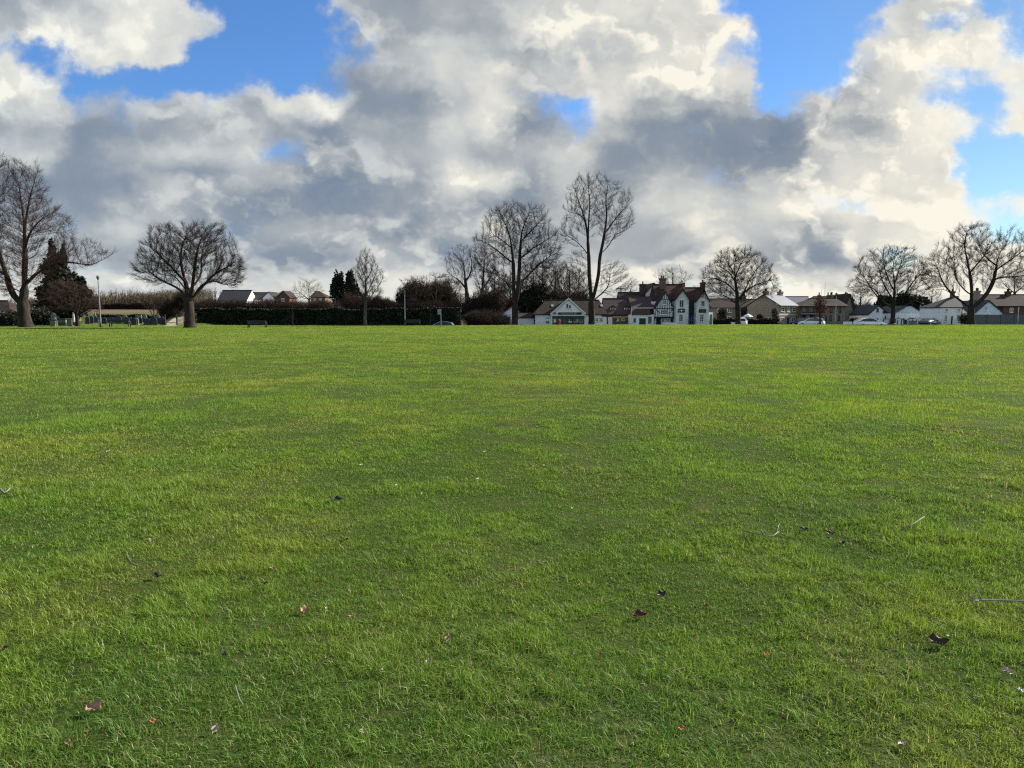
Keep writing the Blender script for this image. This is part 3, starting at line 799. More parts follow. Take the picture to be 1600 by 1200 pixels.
# shrubs and thickets
def thicket(name, label, env, Y, n, length, r, seed, m, cat='shrub', group=None, fan=True, leaf=None, nleaf=0, lsize=.1):
    rng = np.random.default_rng(seed)
    c = at(env[0][0], 505, Y); g = H(c.x, c.y)
    th_ = thing(name, (c.x, c.y, g), label, cat, group)
    P = leaves_in(rng, env, Y, n, .1, ysq=.8, shell=2.6)
    P = P[P[:, 2] > g-.1]
    out = unit(P-np.array([c.x, c.y, g-.4]))
    d = unit(out*.7+rng.normal(0, .42, P.shape)+np.array([0, 0, .35]))
    L = length*(.5+rng.random(len(P)))[:, None]
    q = NPM(); rr = np.full(len(P), r)
    q.add(*prisms(P-d*L*.5, P, rr, rr*.8)); d2 = unit(d+rng.normal(0, .3, P.shape)); q.add(*prisms(P, P+d2*L*.5, rr*.8, rr*.4))
    q.build('branches', m, th_)
    if leaf:
        q = NPM(); q.add(*leaf_quads(rng, leaves_in(rng, env, Y, nleaf, lsize), lsize)); q.build('leaves', leaf, th_, smooth=False)
    return th_
thicket('thicket', 'rounded brown leafless thicket left of the twin-stemmed tree', [(762,501,34,14),(745,500,18,12),(782,503,16,10)], 109, 6500, .9, .016, 81, TWIG)
thicket('thicket', 'brown bare bushes under the dark double-topped evergreen', [(552,478,24,18),(575,486,18,12)], 119, 5000, 1.0, .018, 82, TWIGR)
thicket('thicket', 'brown scrub behind the hedge left of the street lamp', [(606,482,24,12),(590,474,10,8)], 119, 4200, 1.0, .018, 83, TWIGR, leaf=LEAFD, nleaf=1200, lsize=.16)
thicket('thicket', 'brown scrub behind the hedge between street lamp and road sign', [(650,482,26,13),(680,484,22,12)], 120, 5000, 1.0, .018, 84, TWIGR, leaf=LEAFD, nleaf=1400, lsize=.16)
thicket('thicket', 'brown scrub at the foot of the leaning bare tree', [(722,484,26,18),(750,478,22,22),(772,474,20,22)], 122, 7500, 1.1, .02, 85, TWIGR, leaf=LEAFD, nleaf=1500, lsize=.16)
thicket('thicket', 'dark brown undergrowth behind the low annexe and shop', [(800,482,24,18),(830,478,26,20),(775,486,20,16)], 153, 7000, 1.4, .026, 311, TWIGR)
thicket('thicket', 'dark brown undergrowth behind the shop ridge', [(868,472,28,20),(905,474,24,20)], 156, 6000, 1.4, .026, 312, TWIG)
thicket('thicket', 'upright brushwood with ivy behind the street lamp', [(650,462,26,24),(632,470,14,16)], 134, 5000, 1.3, .022, 313, TWIG, leaf=LEAFD, nleaf=1800, lsize=.18)
thicket('thicket', 'upright brushwood behind the road sign', [(685,462,24,22),(700,472,18,16)], 136, 5000, 1.3, .022, 314, TWIG, leaf=LEAFD, nleaf=900, lsize=.18)
thicket('thicket', 'brown scrub beneath the slim upright tree', [(590,478,26,14),(566,474,14,18)], 124, 4200, 1.1, .02, 315, TWIGR)
thicket('thicket', 'brown hedge-top brushwood right of the lone round-headed tree', [(330,478,30,10),(372,478,26,9)], 112, 5000, .8, .015, 86, TWIG)
thicket('thicket', 'brown hedge-top brushwood behind the middle bench', [(420,477,30,9),(466,480,30,10),(505,480,26,10)], 112, 7000, .8, .015, 87, TWIGR)
thicket('thicket', 'grey brown scrub at the far end of the cemetery path', [(265,484,22,14),(285,470,14,14)], 122, 4200, .9, .018, 88, TWIG)
thicket('shrub', 'dark evergreen shrub left of the biggest trunk at the photo edge', [(20,498,18,13),(5,502,14,10)], 92, 1500, .6, .012, 89, TWIG, leaf=LEAFD, nleaf=2600, lsize=.13)
thicket('shrub', 'dark evergreen shrub right of the biggest trunk', [(62,496,20,15),(78,500,12,11)], 95, 1500, .6, .012, 90, TWIG, leaf=LEAFG, nleaf=3400, lsize=.13)
thicket('shrub', 'dark bush growing against the brown stone house', [(1128,492,8,10)], 140, 600, .5, .012, 91, TWIG, leaf=LEAFD, nleaf=1600, lsize=.12)
thicket('shrub', 'round clipped bush in the stone house garden', [(1187,496,5,5)], 134, 200, .4, .012, 92, TWIG, leaf=LEAFD, nleaf=900, lsize=.1)
thicket('shrub', 'green brown shrub between end cottage and the leaning tree', [(1508,498,10,9)], 122, 800, .6, .012, 93, TWIG, leaf=LEAFG, nleaf=700, lsize=.1)
thicket('shrub', 'dark bush left of the large white car', [(1336,502,8,6)], 126, 300, .4, .012, 94, TWIG, leaf=LEAFD, nleaf=1400, lsize=.11)
thicket('thicket', 'brown bushes behind the gap right of the hipped stone house', [(1342,488,14,12),(1355,484,10,12)], 158, 2500, .9, .02, 95, TWIGR)
thicket('thicket', 'dark tangle behind the parasol garden', [(1172,488,16,10)], 146, 1500, .8, .018, 96, TWIG, leaf=LEAFD, nleaf=1500, lsize=.15)
thicket('shrub', 'palm-like garden plant against the pale stone gable', [(1210,488,5,7),(1212,497,5,6)], 134, 160, .6, .012, 97, TWIG, leaf=LEAFD, nleaf=500, lsize=.12)
# long hedges
def hedge(name, label, x0, x1, y, depth, ztop, seed, n, size, m, g0=None, cat='hedge'):
    rng = np.random.default_rng(seed); g = H((x0+x1)/2, y) if g0 is None else g0
    th_ = thing(name, ((x0+x1)/2, y+depth/2, g), label, cat)
    mb = MB(); k = max(4, int((x1-x0)/1.5)); top = []
    for i in range(k+1):
        x = x0+.2+(x1-x0-.4)*i/k; top.append((x, ztop-.35+.25*float(vnoise(np.array(x*.5), np.array(3.3)))))
    mb.prism([(x0+.2, g-.2)]+top+[(x1-.2, g-.2)], y+.75, y+depth-.2)
    mb.build('added_dark_core', LEAFD, th_)  # solid dark core added so no light shows through the leaves
    P = np.stack([rng.uniform(x0, x1, n), y+depth*rng.random(n), g+(ztop-g)*rng.random(n)], 1)
    front = rng.random(n) < .62
    P[front, 1] = y+.45*rng.random(front.sum())
    tp = rng.random(n) < .3
    P[tp, 2] = ztop-.4*rng.random(tp.sum())
    P[:, 2] += (vnoise(P[:, 0]*.6, P[:, 1]*.3)-.5)*.5*((P[:, 2]-g)/(ztop-g))
    P[:, 1] += (vnoise(P[:, 0]*.9+8, P[:, 2]*.9)-.5)*.7
    q = NPM(); q.add(*leaf_quads(rng, P, size)); q.build('foliage', m, th_, smooth=False)
    return th_
hedge('hedge', 'long dark evergreen hedge across the back of the green', X(302, 108), X(722, 110), 108, 2.4, Z(482, 108), 101, 42000, .13, LEAFG)
hedge('hedge', 'clipped dark hedge before the brown stone house by the spreading tree', X(1116, 131), X(1219, 131), 131, 1.2, Z(498, 131), 102, 5000, .11, LEAFD)
hedge('hedge', 'low dark hedge across the back of the cemetery', X(150, 132), X(262, 132), 132, 1.2, Z(492.5, 132), 103, 4500, .15, LEAFD)
# far wood on the rise beyond the pasture
rng_ = np.random.default_rng(110); q_ = NPM(); n_ = 1500
xs = rng_.uniform(X(40, 330), X(320, 330), n_); ys = rng_.uniform(318, 350, n_)
hs = (3.0+5.5*vnoise(xs*.035, ys*.02)+rng_.normal(0, .8, n_))*(.55+.45*sstep(X(150, 330), X(190, 330), xs))
g_ = height(xs, ys); b0 = np.stack([xs, ys, g_-.2], 1); b1 = b0+np.stack([rng_.normal(0, .4, n_), rng_.normal(0, .4, n_), hs], 1)
q_.add(*prisms(b0, b1, np.full(n_, .16), np.full(n_, .04), 4))
for k in range(14):
    s_ = rng_.uniform(.15, 1, n_)[:, None]; p0 = b0+(b1-b0)*s_; d_ = unit(rng_.normal(size=(n_, 3))+np.array([0, 0, .8]))
    q_.add(*prisms(p0, p0+d_*rng_.uniform(.8, 2.4, n_)[:, None], np.full(n_, .06), np.full(n_, .02), 3))
o = mesh_np('woodland', np.concatenate(q_.v), np.concatenate(q_.f), TWIGF); tag(o, 'far brown winter wood beyond the pale pasture', 'wood', kind='stuff')
# scrub hedgerow at the pasture's top edge
hedge('hedgerow', 'dark brown hedgerow along the top of the pale pasture', X(90, 262), X(300, 262), 262, 3, Z(475, 262), 104, 6000, .4, TWIG)
# ------------------------------------------------------------------ buildings
GZ = -1.0                                   # foundations, just under the road level
WHITE = mat('white_render', (.80, .80, .79), (.70, .70, .69), scale=.9, rough=.9, spec=.2, lo=.3, hi=.75)
OFFW = mat('off_white_render', (.76, .75, .71), (.64, .63, .59), scale=.9, rough=.9, spec=.2)
PBLUE = mat('pale_blue_boarding', (.50, .64, .72), (.45, .58, .66), scale=1.5, rough=.8, spec=.2)
BRICKR = mat('red_brick', (.115, .064, .05), (.085, .048, .040), scale=6, rough=.95, spec=.1, c3=(.10, .068, .056))
BRICKB = mat('brown_brick', (.17, .12, .09), (.12, .085, .065), scale=6, rough=.95, spec=.1)
STONE = mat('gault_stone', (.255, .213, .153), (.20, .17, .12), scale=3, rough=.95, spec=.1, c3=(.23, .20, .16))
STONEG = mat('grey_gault_brick', (.23, .20, .155), (.17, .15, .12), scale=3, rough=.95, spec=.1)
TILER = mat('red_clay_tile', (.066, .031, .025), (.042, .023, .020), scale=1.6, rough=.9, spec=.15, c3=(.050, .034, .027), detail=7)
TILEB = mat('brown_clay_tile', (.046, .034, .028), (.028, .022, .020), scale=1.6, rough=.95, spec=.1, c3=(.055, .05, .036), detail=7)
TILEP = mat('weathered_purple_tile', (.078, .054, .052), (.054, .040, .039), scale=1.8, rough=.9, spec=.12, c3=(.066, .043, .041), detail=7)
SLATE = mat('blue_slate', (.105, .115, .135), (.075, .082, .098), scale=2, rough=.55, spec=.4)
SLATED = mat('dark_slate', (.042, .042, .046), (.028, .028, .031), scale=2, rough=.8, spec=.2)
GLASS = mat('window_glass', (.018, .022, .028), (.03, .035, .042), scale=.8, rough=.12, spec=.6)
WFR = mat('white_painted_timber', (.72, .72, .70), (.64, .64, .62), scale=4, rough=.6)
BLK = mat('black_paint', (.012, .013, .016), (.02, .021, .025), scale=3, rough=.55)
TIMB = mat('black_timber', (.018, .018, .022), (.030, .028, .030), scale=4, rough=.85)
GOLD = mat('gold_lettering', (.42, .34, .16), (.36, .28, .13), scale=6, rough=.5)
DGRN = mat('dark_green_paint', (.012, .040, .026), (.018, .05, .034), scale=4, rough=.6)
TEAL = mat('blue_green_paint', (.05, .14, .17), (.04, .12, .15), scale=4, rough=.6)
REDP = mat('red_paint', (.30, .03, .025), (.24, .03, .025), scale=4, rough=.5)
TAN = mat('tan_fascia', (.34, .26, .14), (.28, .21, .11), scale=4, rough=.8)
GREYM = mat('grey_steel', (.12, .125, .125), (.09, .095, .095), scale=4, rough=.6)
PALEM = mat('pale_grey_steel', (.30, .31, .30), (.24, .25, .24), scale=4, rough=.6)
YDISP = mat('cream_poster_and_lit_display', (.55, .50, .30), (.42, .36, .2), scale=5, rough=.8)  # cream posters, and displays with warm window light in their colour
DARKI = mat('dark_door_and_painted_shade', (.015, .016, .02), (.025, .025, .028), scale=3, rough=.9)  # dark doors, and flat openings whose shade is painted in

def rect(px0, px1, py0, py1, Y): return X(px0, Y), X(px1, Y), Z(py1, Y), Z(py0, Y)      # x0 x1 z0 z1
class House:
    def __init__(s, name, label, px, Y, cat='house', group=None):
        s.Y = Y; p = X(px, Y); s.t = thing(name, (p, Y, H(p, Y)), label, cat, group)
    def wall(s, pts, depth, m, name='wall', dy=0.0):
        Y = s.Y+dy; o = [(X(a, Y), GZ if b is None else Z(b, Y)) for a, b in pts]
        return MB().prism(o, Y, Y+depth).build(name, m, s.t)
    def box(s, name, m, px0, px1, py0, py1, y0=-.06, y1=.04, dy=0.0, parent=None):
        x0, x1, z0, z1 = rect(px0, px1, py0, py1, s.Y+dy)
        return MB().box(x0, x1, s.Y+dy+y0, s.Y+dy+y1, z0, z1).build(name, m, parent or s.t)
    def ridge(s, px0, px1, pe, r0, r1, pr, depth, m, name='roof', dy=0.0, over=.3, ov_side=.15, end_m=None):
        """roof with its ridge across the view; r0,r1: ridge ends (hipped when inside the eaves)"""
        Y = s.Y+dy; ym = Y+depth/2
        x0, x1 = X(px0, Y)-ov_side, X(px1, Y)+ov_side; ze = Z(pe, Y); zr = Z(pr, ym); a, b = X(r0, ym), X(r1, ym)
        if r0 <= px0: a = x0
        if r1 >= px1: b = x1
        k = Y+depth+over
        mb = MB(); e = [(x0, Y-over, ze), (x1, Y-over, ze), (x1, k, ze), (x0, k, ze)]; g, h = (a, ym, zr), (b, ym, zr)
        lo = [(p[0], p[1], p[2]-.14) for p in e]
        mb.poly([e[0], e[1], h, g]); mb.poly([e[2], e[3], g, h]); mb.poly([e[1], e[2], h]); mb.poly([e[3], e[0], g])
        mb.poly(lo[::-1])
        for i in range(4): mb.poly([lo[i], lo[(i+1) % 4], e[(i+1) % 4], e[i]])
        o = mb.build(name, m, s.t)
        if end_m: MB().prismx([(Y-over+.25, ze), (k-.25, ze), (ym, zr-.25)], x1-.25, x1+.02).build('gable_end', end_m, s.t)
        rt_ = MB().tube([(a, ym, zr+.02), (b, ym, zr+.02)], .11, 6).build('ridge_tiles', m, o)
        return o
    def gable_roof(s, px0, pe0, pxa, pa, px1, pe1, depth, m, name='roof', dy=0.0, front=.3, thick=.16, over=.25):
        Y = s.Y+dy
        P = [Vector((X(px0, Y), Z(pe0, Y))), Vector((X(pxa, Y), Z(pa, Y))), Vector((X(px1, Y), Z(pe1, Y)))]
        l = (P[0]-P[1]).normalized(); r = (P[2]-P[1]).normalized()
        a = P[0]+l*over; c = P[2]+r*over; up = Vector((0, .006))
        t_ = Vector((0, thick/max(.35, abs(l.x)))); t2 = Vector((0, thick/max(.35, abs(r.x))))
        tm = Vector((0, max(t_.y, t2.y)))
        o = [tuple(q) for q in (a+up, P[1]+up, c+up, c+up+t2, P[1]+up+tm, a+up+t_)]
        return MB().prism(o, Y-front, Y+depth).build(name, m, s.t)
    def window(s, px0, px1, py0, py1, nx=2, ny=2, fm=None, dy=0.0, fw=.09, pane=None, sill=True):
        Y = s.Y+dy; x0, x1, z0, z1 = rect(px0, px1, py0, py1, Y); fm = fm or WFR
        mb = MB(); ya, yb = Y-.07, Y+.03
        mb.box(x0, x0+fw, ya, yb, z0, z1).box(x1-fw, x1, ya, yb, z0, z1).box(x0+fw, x1-fw, ya, yb, z1-fw, z1).box(x0+fw, x1-fw, ya, yb, z0, z0+fw)
        for i in range(1, nx):
            x = x0+(x1-x0)*i/nx; mb.box(x-.03, x+.03, Y-.055, yb, z0+fw, z1-fw)
        for i in range(1, ny):
            z = z0+(z1-z0)*i/ny; mb.box(x0+fw, x1-fw, Y-.050, yb, z-.025, z+.025)
        f = mb.build('window', fm, s.t)
        MB().box(x0+fw*.9, x1-fw*.9, Y-.03, Y+.02, z0+fw*.9, z1-fw*.9).build('pane', pane or GLASS, f)
        if sill: MB().box(x0-.06, x1+.06, Y-.13, Y+.02, z0-.09, z0-.002).build('sill', fm, f)
        return f
    def door(s, px0, px1, py0, py1, m, dy=0.0):
        Y = s.Y+dy; x0, x1, z0, z1 = rect(px0, px1, py0, py1, Y)
        d = MB().box(x0, x1, Y-.05, Y+.03, z0, z1).build('door', m, s.t)
        MB().box(x0-.08, x0, Y-.07, Y+.02, z0, z1+.08).box(x1, x1+.08, Y-.07, Y+.02, z0, z1+.08).box(x0, x1, Y-.07, Y+.02, z1, z1+.08).build('door_frame', WFR, d)
        MB().tube([(x1-.12, Y-.05, (z0+z1)/2), (x1-.12, Y-.11, (z0+z1)/2)], .03, 6).build('handle', GREYM, d)
        return d
    def chimney(s, px0, px1, py0, py1, m, dy=3.0, pots=2, cap=True, parent=None, d=.9):
        Y = s.Y+dy; x0, x1, z0, z1 = rect(px0, px1, py0, py1, Y); mb = MB().box(x0, x1, Y, Y+d, z0, z1)
        if cap: mb.box(x0-.10, x1+.10, Y-.1, Y+d+.1, z1-.30, z1-.05)
        c = mb.build('chimney', m, parent or s.t)
        for i in range(pots):
            x = x0+(x1-x0)*(i+1)/(pots+1)
            MB().lathe((x, Y+d/2, z1-.02), [(.15, 0), (.12, .35), (.15, .42), (.13, .55)], 8).build('chimney_pot', TILER, c)
        return c
def marks(x0, x1, z0, z1, y, seed, words, m, name, parent):
    """lettering too small to read in the photo: uneven upright strokes, word by word"""
    rng = random.Random(seed); n = sum(words)+len(words)-1; w = (x1-x0)/n; x = x0
    for wd in words:
        mb = MB()
        for k in range(wd):
            q = rng.random(); h = (z1-z0)
            mb.box(x+w*.12, x+w*.34, y-.02, y, z0, z1)
            if q < .45: mb.box(x+w*.62, x+w*.84, y-.02, y, z0, z1)
            if q < .7: mb.box(x+w*.34, x+w*(.62 if q < .45 else .8), y-.018, y, z0+h*(.42 if q < .35 else .8), z0+h*(.58 if q < .35 else .98))
            if q > .4: mb.box(x+w*.34, x+w*.8, y-.016, y, z0, z0+h*.18)
            x += w
        x += w
        mb.build(name, m, parent)

# ---- white shop with the front gable
h = House('shop', 'white shop with a wide dark hipped roof, front gable and black name board', 890, 132, 'shop')
h.wall([(836,None),(947,None),(947,490.5),(836,490.5)], 8, WHITE)
rf = h.ridge(834, 949, 491, 853, 936, 469, 8, TILEB)
for px, py, w_ in ((863,478,2.2), (940,478,2.2)):
    Y0 = h.Y-.3; ym = h.Y+4; z0 = Z(491, h.Y); zr = Z(469, ym); zz = Z(py, h.Y+1.6); tt = (zz-z0)/(zr-z0); yy_ = Y0+(ym-Y0)*tt
    sl = Vector((0, ym-Y0, zr-z0)).normalized(); nrm = Vector((0, -sl.z, sl.y)); c = Vector((X(px, yy_), yy_, zz))+nrm*.06
    mb = MB(); ux = Vector((.22, 0, 0)); pts = [c-ux-sl*.35, c+ux-sl*.35, c+ux+sl*.35, c-ux+sl*.35]
    mb.slab(pts, .06); mb.build('skylight', PALEM, rf)
h.wall([(861,None),(914,None),(914,491),(888,468.5),(861,491)], 3.5, WHITE, 'gable_wall', dy=-.8)
h.gable_roof(861, 491, 888, 468.5, 914, 491, 4.5, TILEB, 'gable_roof', dy=-.8, front=.2)
mb = MB(); Y = h.Y-.8
for a, b in (((859.5,492.3), (888,467.6)), ((915.5,492.3), (888,467.6))):
    mb.slab([(X(a[0],Y), Y-.26, Z(a[1],Y)), (X(b[0],Y), Y-.26, Z(b[1],Y)), (X(b[0],Y), Y-.20, Z(b[1],Y)), (X(a[0],Y), Y-.20, Z(a[1],Y))], .02)
    p, q = Vector((X(a[0],Y), Y-.27, Z(a[1],Y))), Vector((X(b[0],Y), Y-.27, Z(b[1],Y)))
    mb.poly([p, q, q+Vector((0,0,.28)), p+Vector((0,0,.28))])
mb.build('bargeboard', WFR, h.t)
h.window(884.3, 888, 474.5, 482, 1, 1, dy=-.8, fw=.07); h.window(888.4, 892.3, 476.3, 482, 1, 2, dy=-.8, fw=.07)
sg = h.box('sign_board', BLK, 872, 908.8, 488, 491.6, dy=-.8, y0=-.09)
x0, x1, z0, z1 = rect(876, 901, 488.7, 491, h.Y-.8); marks(x0, x1, z0, z1, h.Y-.8-.09, 4, (5, 7, 3), GOLD, 'lettering', sg)
c = at(867, 489.6, h.Y-.89); em = MB()
for i in range(18):
    a0, a1 = 2*PI*i/18, 2*PI*(i+1)/18
    em.poly([(c.x+.28*math.cos(a0), c.y, c.z+.21*math.sin(a0)), (c.x+.28*math.cos(a1), c.y, c.z+.21*math.sin(a1)), (c.x+.19*math.cos(a1), c.y, c.z+.13*math.sin(a1)), (c.x+.19*math.cos(a0), c.y, c.z+.13*math.sin(a0))])
em.box(c.x-.06, c.x+.1, c.y-.01, c.y+.01, c.z-.1, c.z+.02); em.build('round_emblem', BLK, h.t)
fr = h.box('shop_front', GLASS, 863.5, 912.8, 494, 509, dy=-.8, y0=-.04)
h.box('fascia', DGRN, 863, 913.3, 493.6, 497, dy=-.8, y0=-.3, parent=fr)
mb = MB()
for px in (863.6, 870.5, 879.5, 886, 895, 904, 912.6): mb.box(X(px,Y)-.05, X(px,Y)+.05, Y-.09, Y-.02, GZ, Z(494,Y))
mb.box(X(863.6,Y), X(912.6,Y), Y-.07, Y-.02, Z(504.2,Y), Z(503.8,Y)); mb.build('mullions', DGRN, fr)
for (a, b, c_, d, m) in ((865,869,498.5,504.5,WFR), (888,894,502,504.3,WFR), (889,890,499,503,WFR), (901,904,499,502.5,YDISP), (881,885,502,505,GREYM), (896,911.5,502.2,504.5,PALEM)):
    h.box('window_display', m, a, b, c_, d, dy=-.8, y0=-.062, y1=-.045, parent=fr)
h.box('notice_board', TEAL, 853, 858.5, 496.4, 497.4); h.box('low_vent', GREYM, 853, 858, 502, 505)
h.window(930, 935, 496.5, 503, 2, 2); h.box('name_plate', BLK, 940, 948.5, 492.3, 494.8, y0=-.1)
h.door(943, 947.3, 496.5, 508, WFR); h.box('noticeboard', PALEM, 937, 941.5, 497, 502.5)
h.box('downpipe', BLK, 835.4, 836.1, 491, 509, y0=-.14, y1=-.03)
# red post box in front of the shop
p = at(873.5, 505, 128.5); g = H(p.x, p.y)
t_ = thing('post_box', (p.x, p.y, g), 'red post box standing before the shop front', 'post box')
MB().lathe((p.x, p.y, g), [(.24, 0), (.24, .2), (.215, .22), (.215, .92), (.25, .95), (.25, 1.02), (.17, 1.12), (.04, 1.17)], 14).build('pillar', REDP, t_)
MB().box(p.x-.1, p.x+.1, p.y-.235, p.y-.2, g+.76, g+.81).build('slot', BLK, t_)

# ---- low white annexe and white gabled house left of the shop
h = House('annexe', 'low white annexe with dark roof joining the shop on its left', 820, 134, 'building')
h.wall([(806.5,None),(834.6,None),(834.6,495.5),(806.5,495.5)], 5, WHITE); h.ridge(806.5, 834.8, 496, 806.5, 834.8, 489, 5, TILEB, over=.2, ov_side=.02)
h.box('darker_eaves_board', BLK, 821, 834.8, 496, 497.2, y0=-.25)
h = House('white_house', 'small white gabled house half hidden behind the twin-stemmed tree', 800, 140)
h.wall([(785,None),(816,None),(816,490.5),(800,479),(785,490.5)], 7, WHITE); h.gable_roof(785, 490.5, 800, 479, 816, 490.5, 7, TILEP)
h.window(787.5, 791.5, 492, 494.5, 2, 1); h.door(792, 796.5, 495, 510, BLK)

# ---- tiled cottages with two dormers
h = House('tiled_cottages', 'cottage row with purplish tiled roof, two dormers and a tan shop front', 965, 136)
h.wall([(948.6,None),(984.6,None),(984.6,491),(948.6,491)], 7.5, BRICKB); rf = h.ridge(946, 985, 491.5, 946, 985, 466.5, 7.5, TILEP)
for i, px in enumerate((957.5, 979.5)):
    Y = h.Y+.9; x0, x1, z0, z1 = rect(px-4.2, px+4.2, 480.5, 489.2, Y)
    dm = MB().box(x0, x1, Y, Y+2.6, z0, z1).build('dormer', WFR, rf)
    xm = (x0+x1)/2; d = MB()
    d.prism([(x0-.15, z1-.02), (xm, z1+.42), (x1+.15, z1-.02)], Y-.2, Y+3.2); d.build('dormer_roof', TILER, rf)
    MB().box(x0+.12, xm-.06, Y-.02, Y+.05, z0+.12, z1-.1).box(xm+.06, x1-.12, Y-.02, Y+.05, z0+.12, z1-.1).build('dormer_window', GLASS, rf)
h.box('fascia', TAN, 957, 981, 493.6, 496.6, y0=-.2)
fr = h.box('shop_window', GLASS, 958.5, 979.5, 497, 505)
for (a, b, c_, d, m) in ((960,964,497.8,501,BRICKR), (962.5,967.5,497.5,502,YDISP), (970.5,977,497.5,501.5,YDISP), (972,976,499,500.3,TAN)): h.box('window_display', m, a, b, c_, d, y0=-.085, y1=-.065, parent=fr)  # cream panels carry the yellowish display light as colour
for px in (958.6, 968.8, 979.4): MB().box(X(px,h.Y)-.07, X(px,h.Y)+.07, h.Y-.1, h.Y, GZ, Z(497,h.Y)).build('pilaster', BRICKB, fr)
h.box('white_shutter', WFR, 950.2, 956.8, 495.5, 508); h.box('dark_eaves_board', BLK, 949, 984, 491.6, 493, y0=-.3)
# ---- low white building with green garage door
h = House('garage_building', 'low white building with red lean-to roof and dark green garage door', 1004, 133, 'building')
h.wall([(985.5,None),(1021.5,None),(1021.5,491.5),(985.5,491.5)], 3, WHITE)
h.wall([(986,None),(1022,None),(1022,481),(986,481)], 5, TILEB, 'rear_wall', dy=3.0)
Y = h.Y; mb = MB()
mb.slab([(X(985.5,Y)-.1, Y-.25, Z(491.8,Y)), (X(1017,Y), Y-.25, Z(491.8,Y)), (X(1014,Y+3), Y+3, Z(482,Y+3)), (X(986,Y+3), Y+3, Z(482,Y+3))], .12); mb.build('lean_to_roof', TILER, h.t)
h.ridge(986, 1022, 481, 986, 1022, 464, 7, TILEP, 'rear_roof', dy=3.1, ov_side=.02)
h.box('white_gutter', WFR, 985.5, 1021, 480.7, 481.9, y0=-.42, y1=-.31, dy=3.1)
h.box('white_downpipe', WFR, 985.4, 986.3, 481, 509, y0=-.36, y1=-.27)
gd = h.box('garage_door', DGRN, 999, 1009, 497.3, 509)
h.box('garage_door_frame', WFR, 998.2, 1009.8, 496.5, 497.2, y0=-.1, parent=gd); h.window(990, 993.4, 497.2, 503, 1, 2, fm=TEAL)
h.box('corner_post', WFR, 1018.5, 1019.3, 492, 509, y0=-.3, y1=-.2); h.box('side_panel', GREYM, 1013, 1018, 494.5, 505.5)

# ---- the pub: three steep front gables under red roofs
h = House('pub', 'large pub with three steep white gables, one half-timbered, under red tiled roofs', 1065, 135, 'pub')
h.wall([(1018,None),(1107.3,None),(1107.3,471),(1018,471)], 10, OFFW, dy=2.0)
h.ridge(1026, 1076, 471, 1024, 1076, 444.5, 9, TILER, 'main_roof', dy=2.0, over=.1, ov_side=.02)
h.ridge(1074, 1107, 471, 1074, 1107, 449.5, 8, TILER, 'right_roof', dy=2.1, over=.1, ov_side=.1)
h.wall([(970,None),(1024,None),(1024,477),(970,477)], 7, BRICKB, 'rear_wing_wall', dy=7.5)
h.ridge(969, 1034, 477, 969, 1034, 457, 7, TILEB, 'rear_wing_roof', dy=7.5, ov_side=.02)
h.wall([(1009.5,470),(1031.8,470),(1031.8,456.5),(1021.5,443.5),(1009.5,456.5)], 5, OFFW, 'rear_gable', dy=9.0)
h.gable_roof(1009.5, 457, 1021.5, 443.5, 1032, 457, 8, TILER, 'rear_gable_roof', dy=9.0, front=.15)
# half-timbered gable over a dark jetty
h.wall([(1023.5,495.5),(1051.5,495.5),(1051.5,481.5),(1039,457),(1023.5,481.5)], 4.5, WHITE, 'timbered_gable', dy=-.3)
h.gable_roof(1023.5, 482, 1039, 456.8, 1051.5, 482, 5, TILEB, 'timbered_gable_roof', dy=-.3, front=.25, over=.1)
mb = MB(); Y = h.Y-.3
for i in range(11):
    px = 1024.4+26.6*i/10
    top = 481.5-24.5*((px-1023.5)/15.5 if px < 1039 else (1051.5-px)/12.5); top = max(457.6, top)+.6
    mb.box(X(px,Y)-.045, X(px,Y)+.045, Y-.05, Y+.02, Z(495.4,Y), Z(top,Y))
for py, a, b in ((495.2,1023.5,1051.5), (482,1023.3,1051.7), (467.5,1032.6,1046)): mb.box(X(a,Y), X(b,Y), Y-.07, Y+.02, Z(py+.5,Y), Z(py-.5,Y))
for a, b in (((1024.5,483),(1031.5,489.5)), ((1050.5,483),(1044,489.5))):
    mb.tube([(X(a[0],Y), Y-.04, Z(a[1],Y)), (X((a[0]+b[0])/2,Y)+.1, Y-.04, Z((a[1]+b[1])/2+1,Y)), (X(b[0],Y), Y-.04, Z(b[1],Y))], .06, 5)
mb.build('timber_framing', TIMB, h.t)
h.window(1035, 1041.5, 468.8, 475.5, 2, 2, dy=-.36); h.window(1032, 1042.5, 484, 491.5, 3, 2, dy=-.36)
h.box('jetty_beam', TIMB, 1023, 1052, 495.4, 497, y0=-.35, y1=.6, dy=.1)
h.wall([(1023,None),(1052,None),(1052,495.6),(1023,495.6)], 3, WHITE, 'ground_floor_wall', dy=.6)
h.box('painted_dark_entrance', DARKI, 1025.5, 1032.5, 497.3, 509, dy=.6); h.window(1034, 1038.5, 497.5, 503.5, 2, 2, dy=.6); h.window(1040, 1047.5, 498, 504, 3, 2, dy=.6, pane=YDISP); h.box('dark_door', DARKI, 1048.3, 1051.3, 497.5, 509, dy=.6)  # entrance is a flat panel, the recess shade painted in
h.box('low_white_wall', WHITE, 1033, 1056, 503.8, 512, y0=-2.3, y1=-2.0)
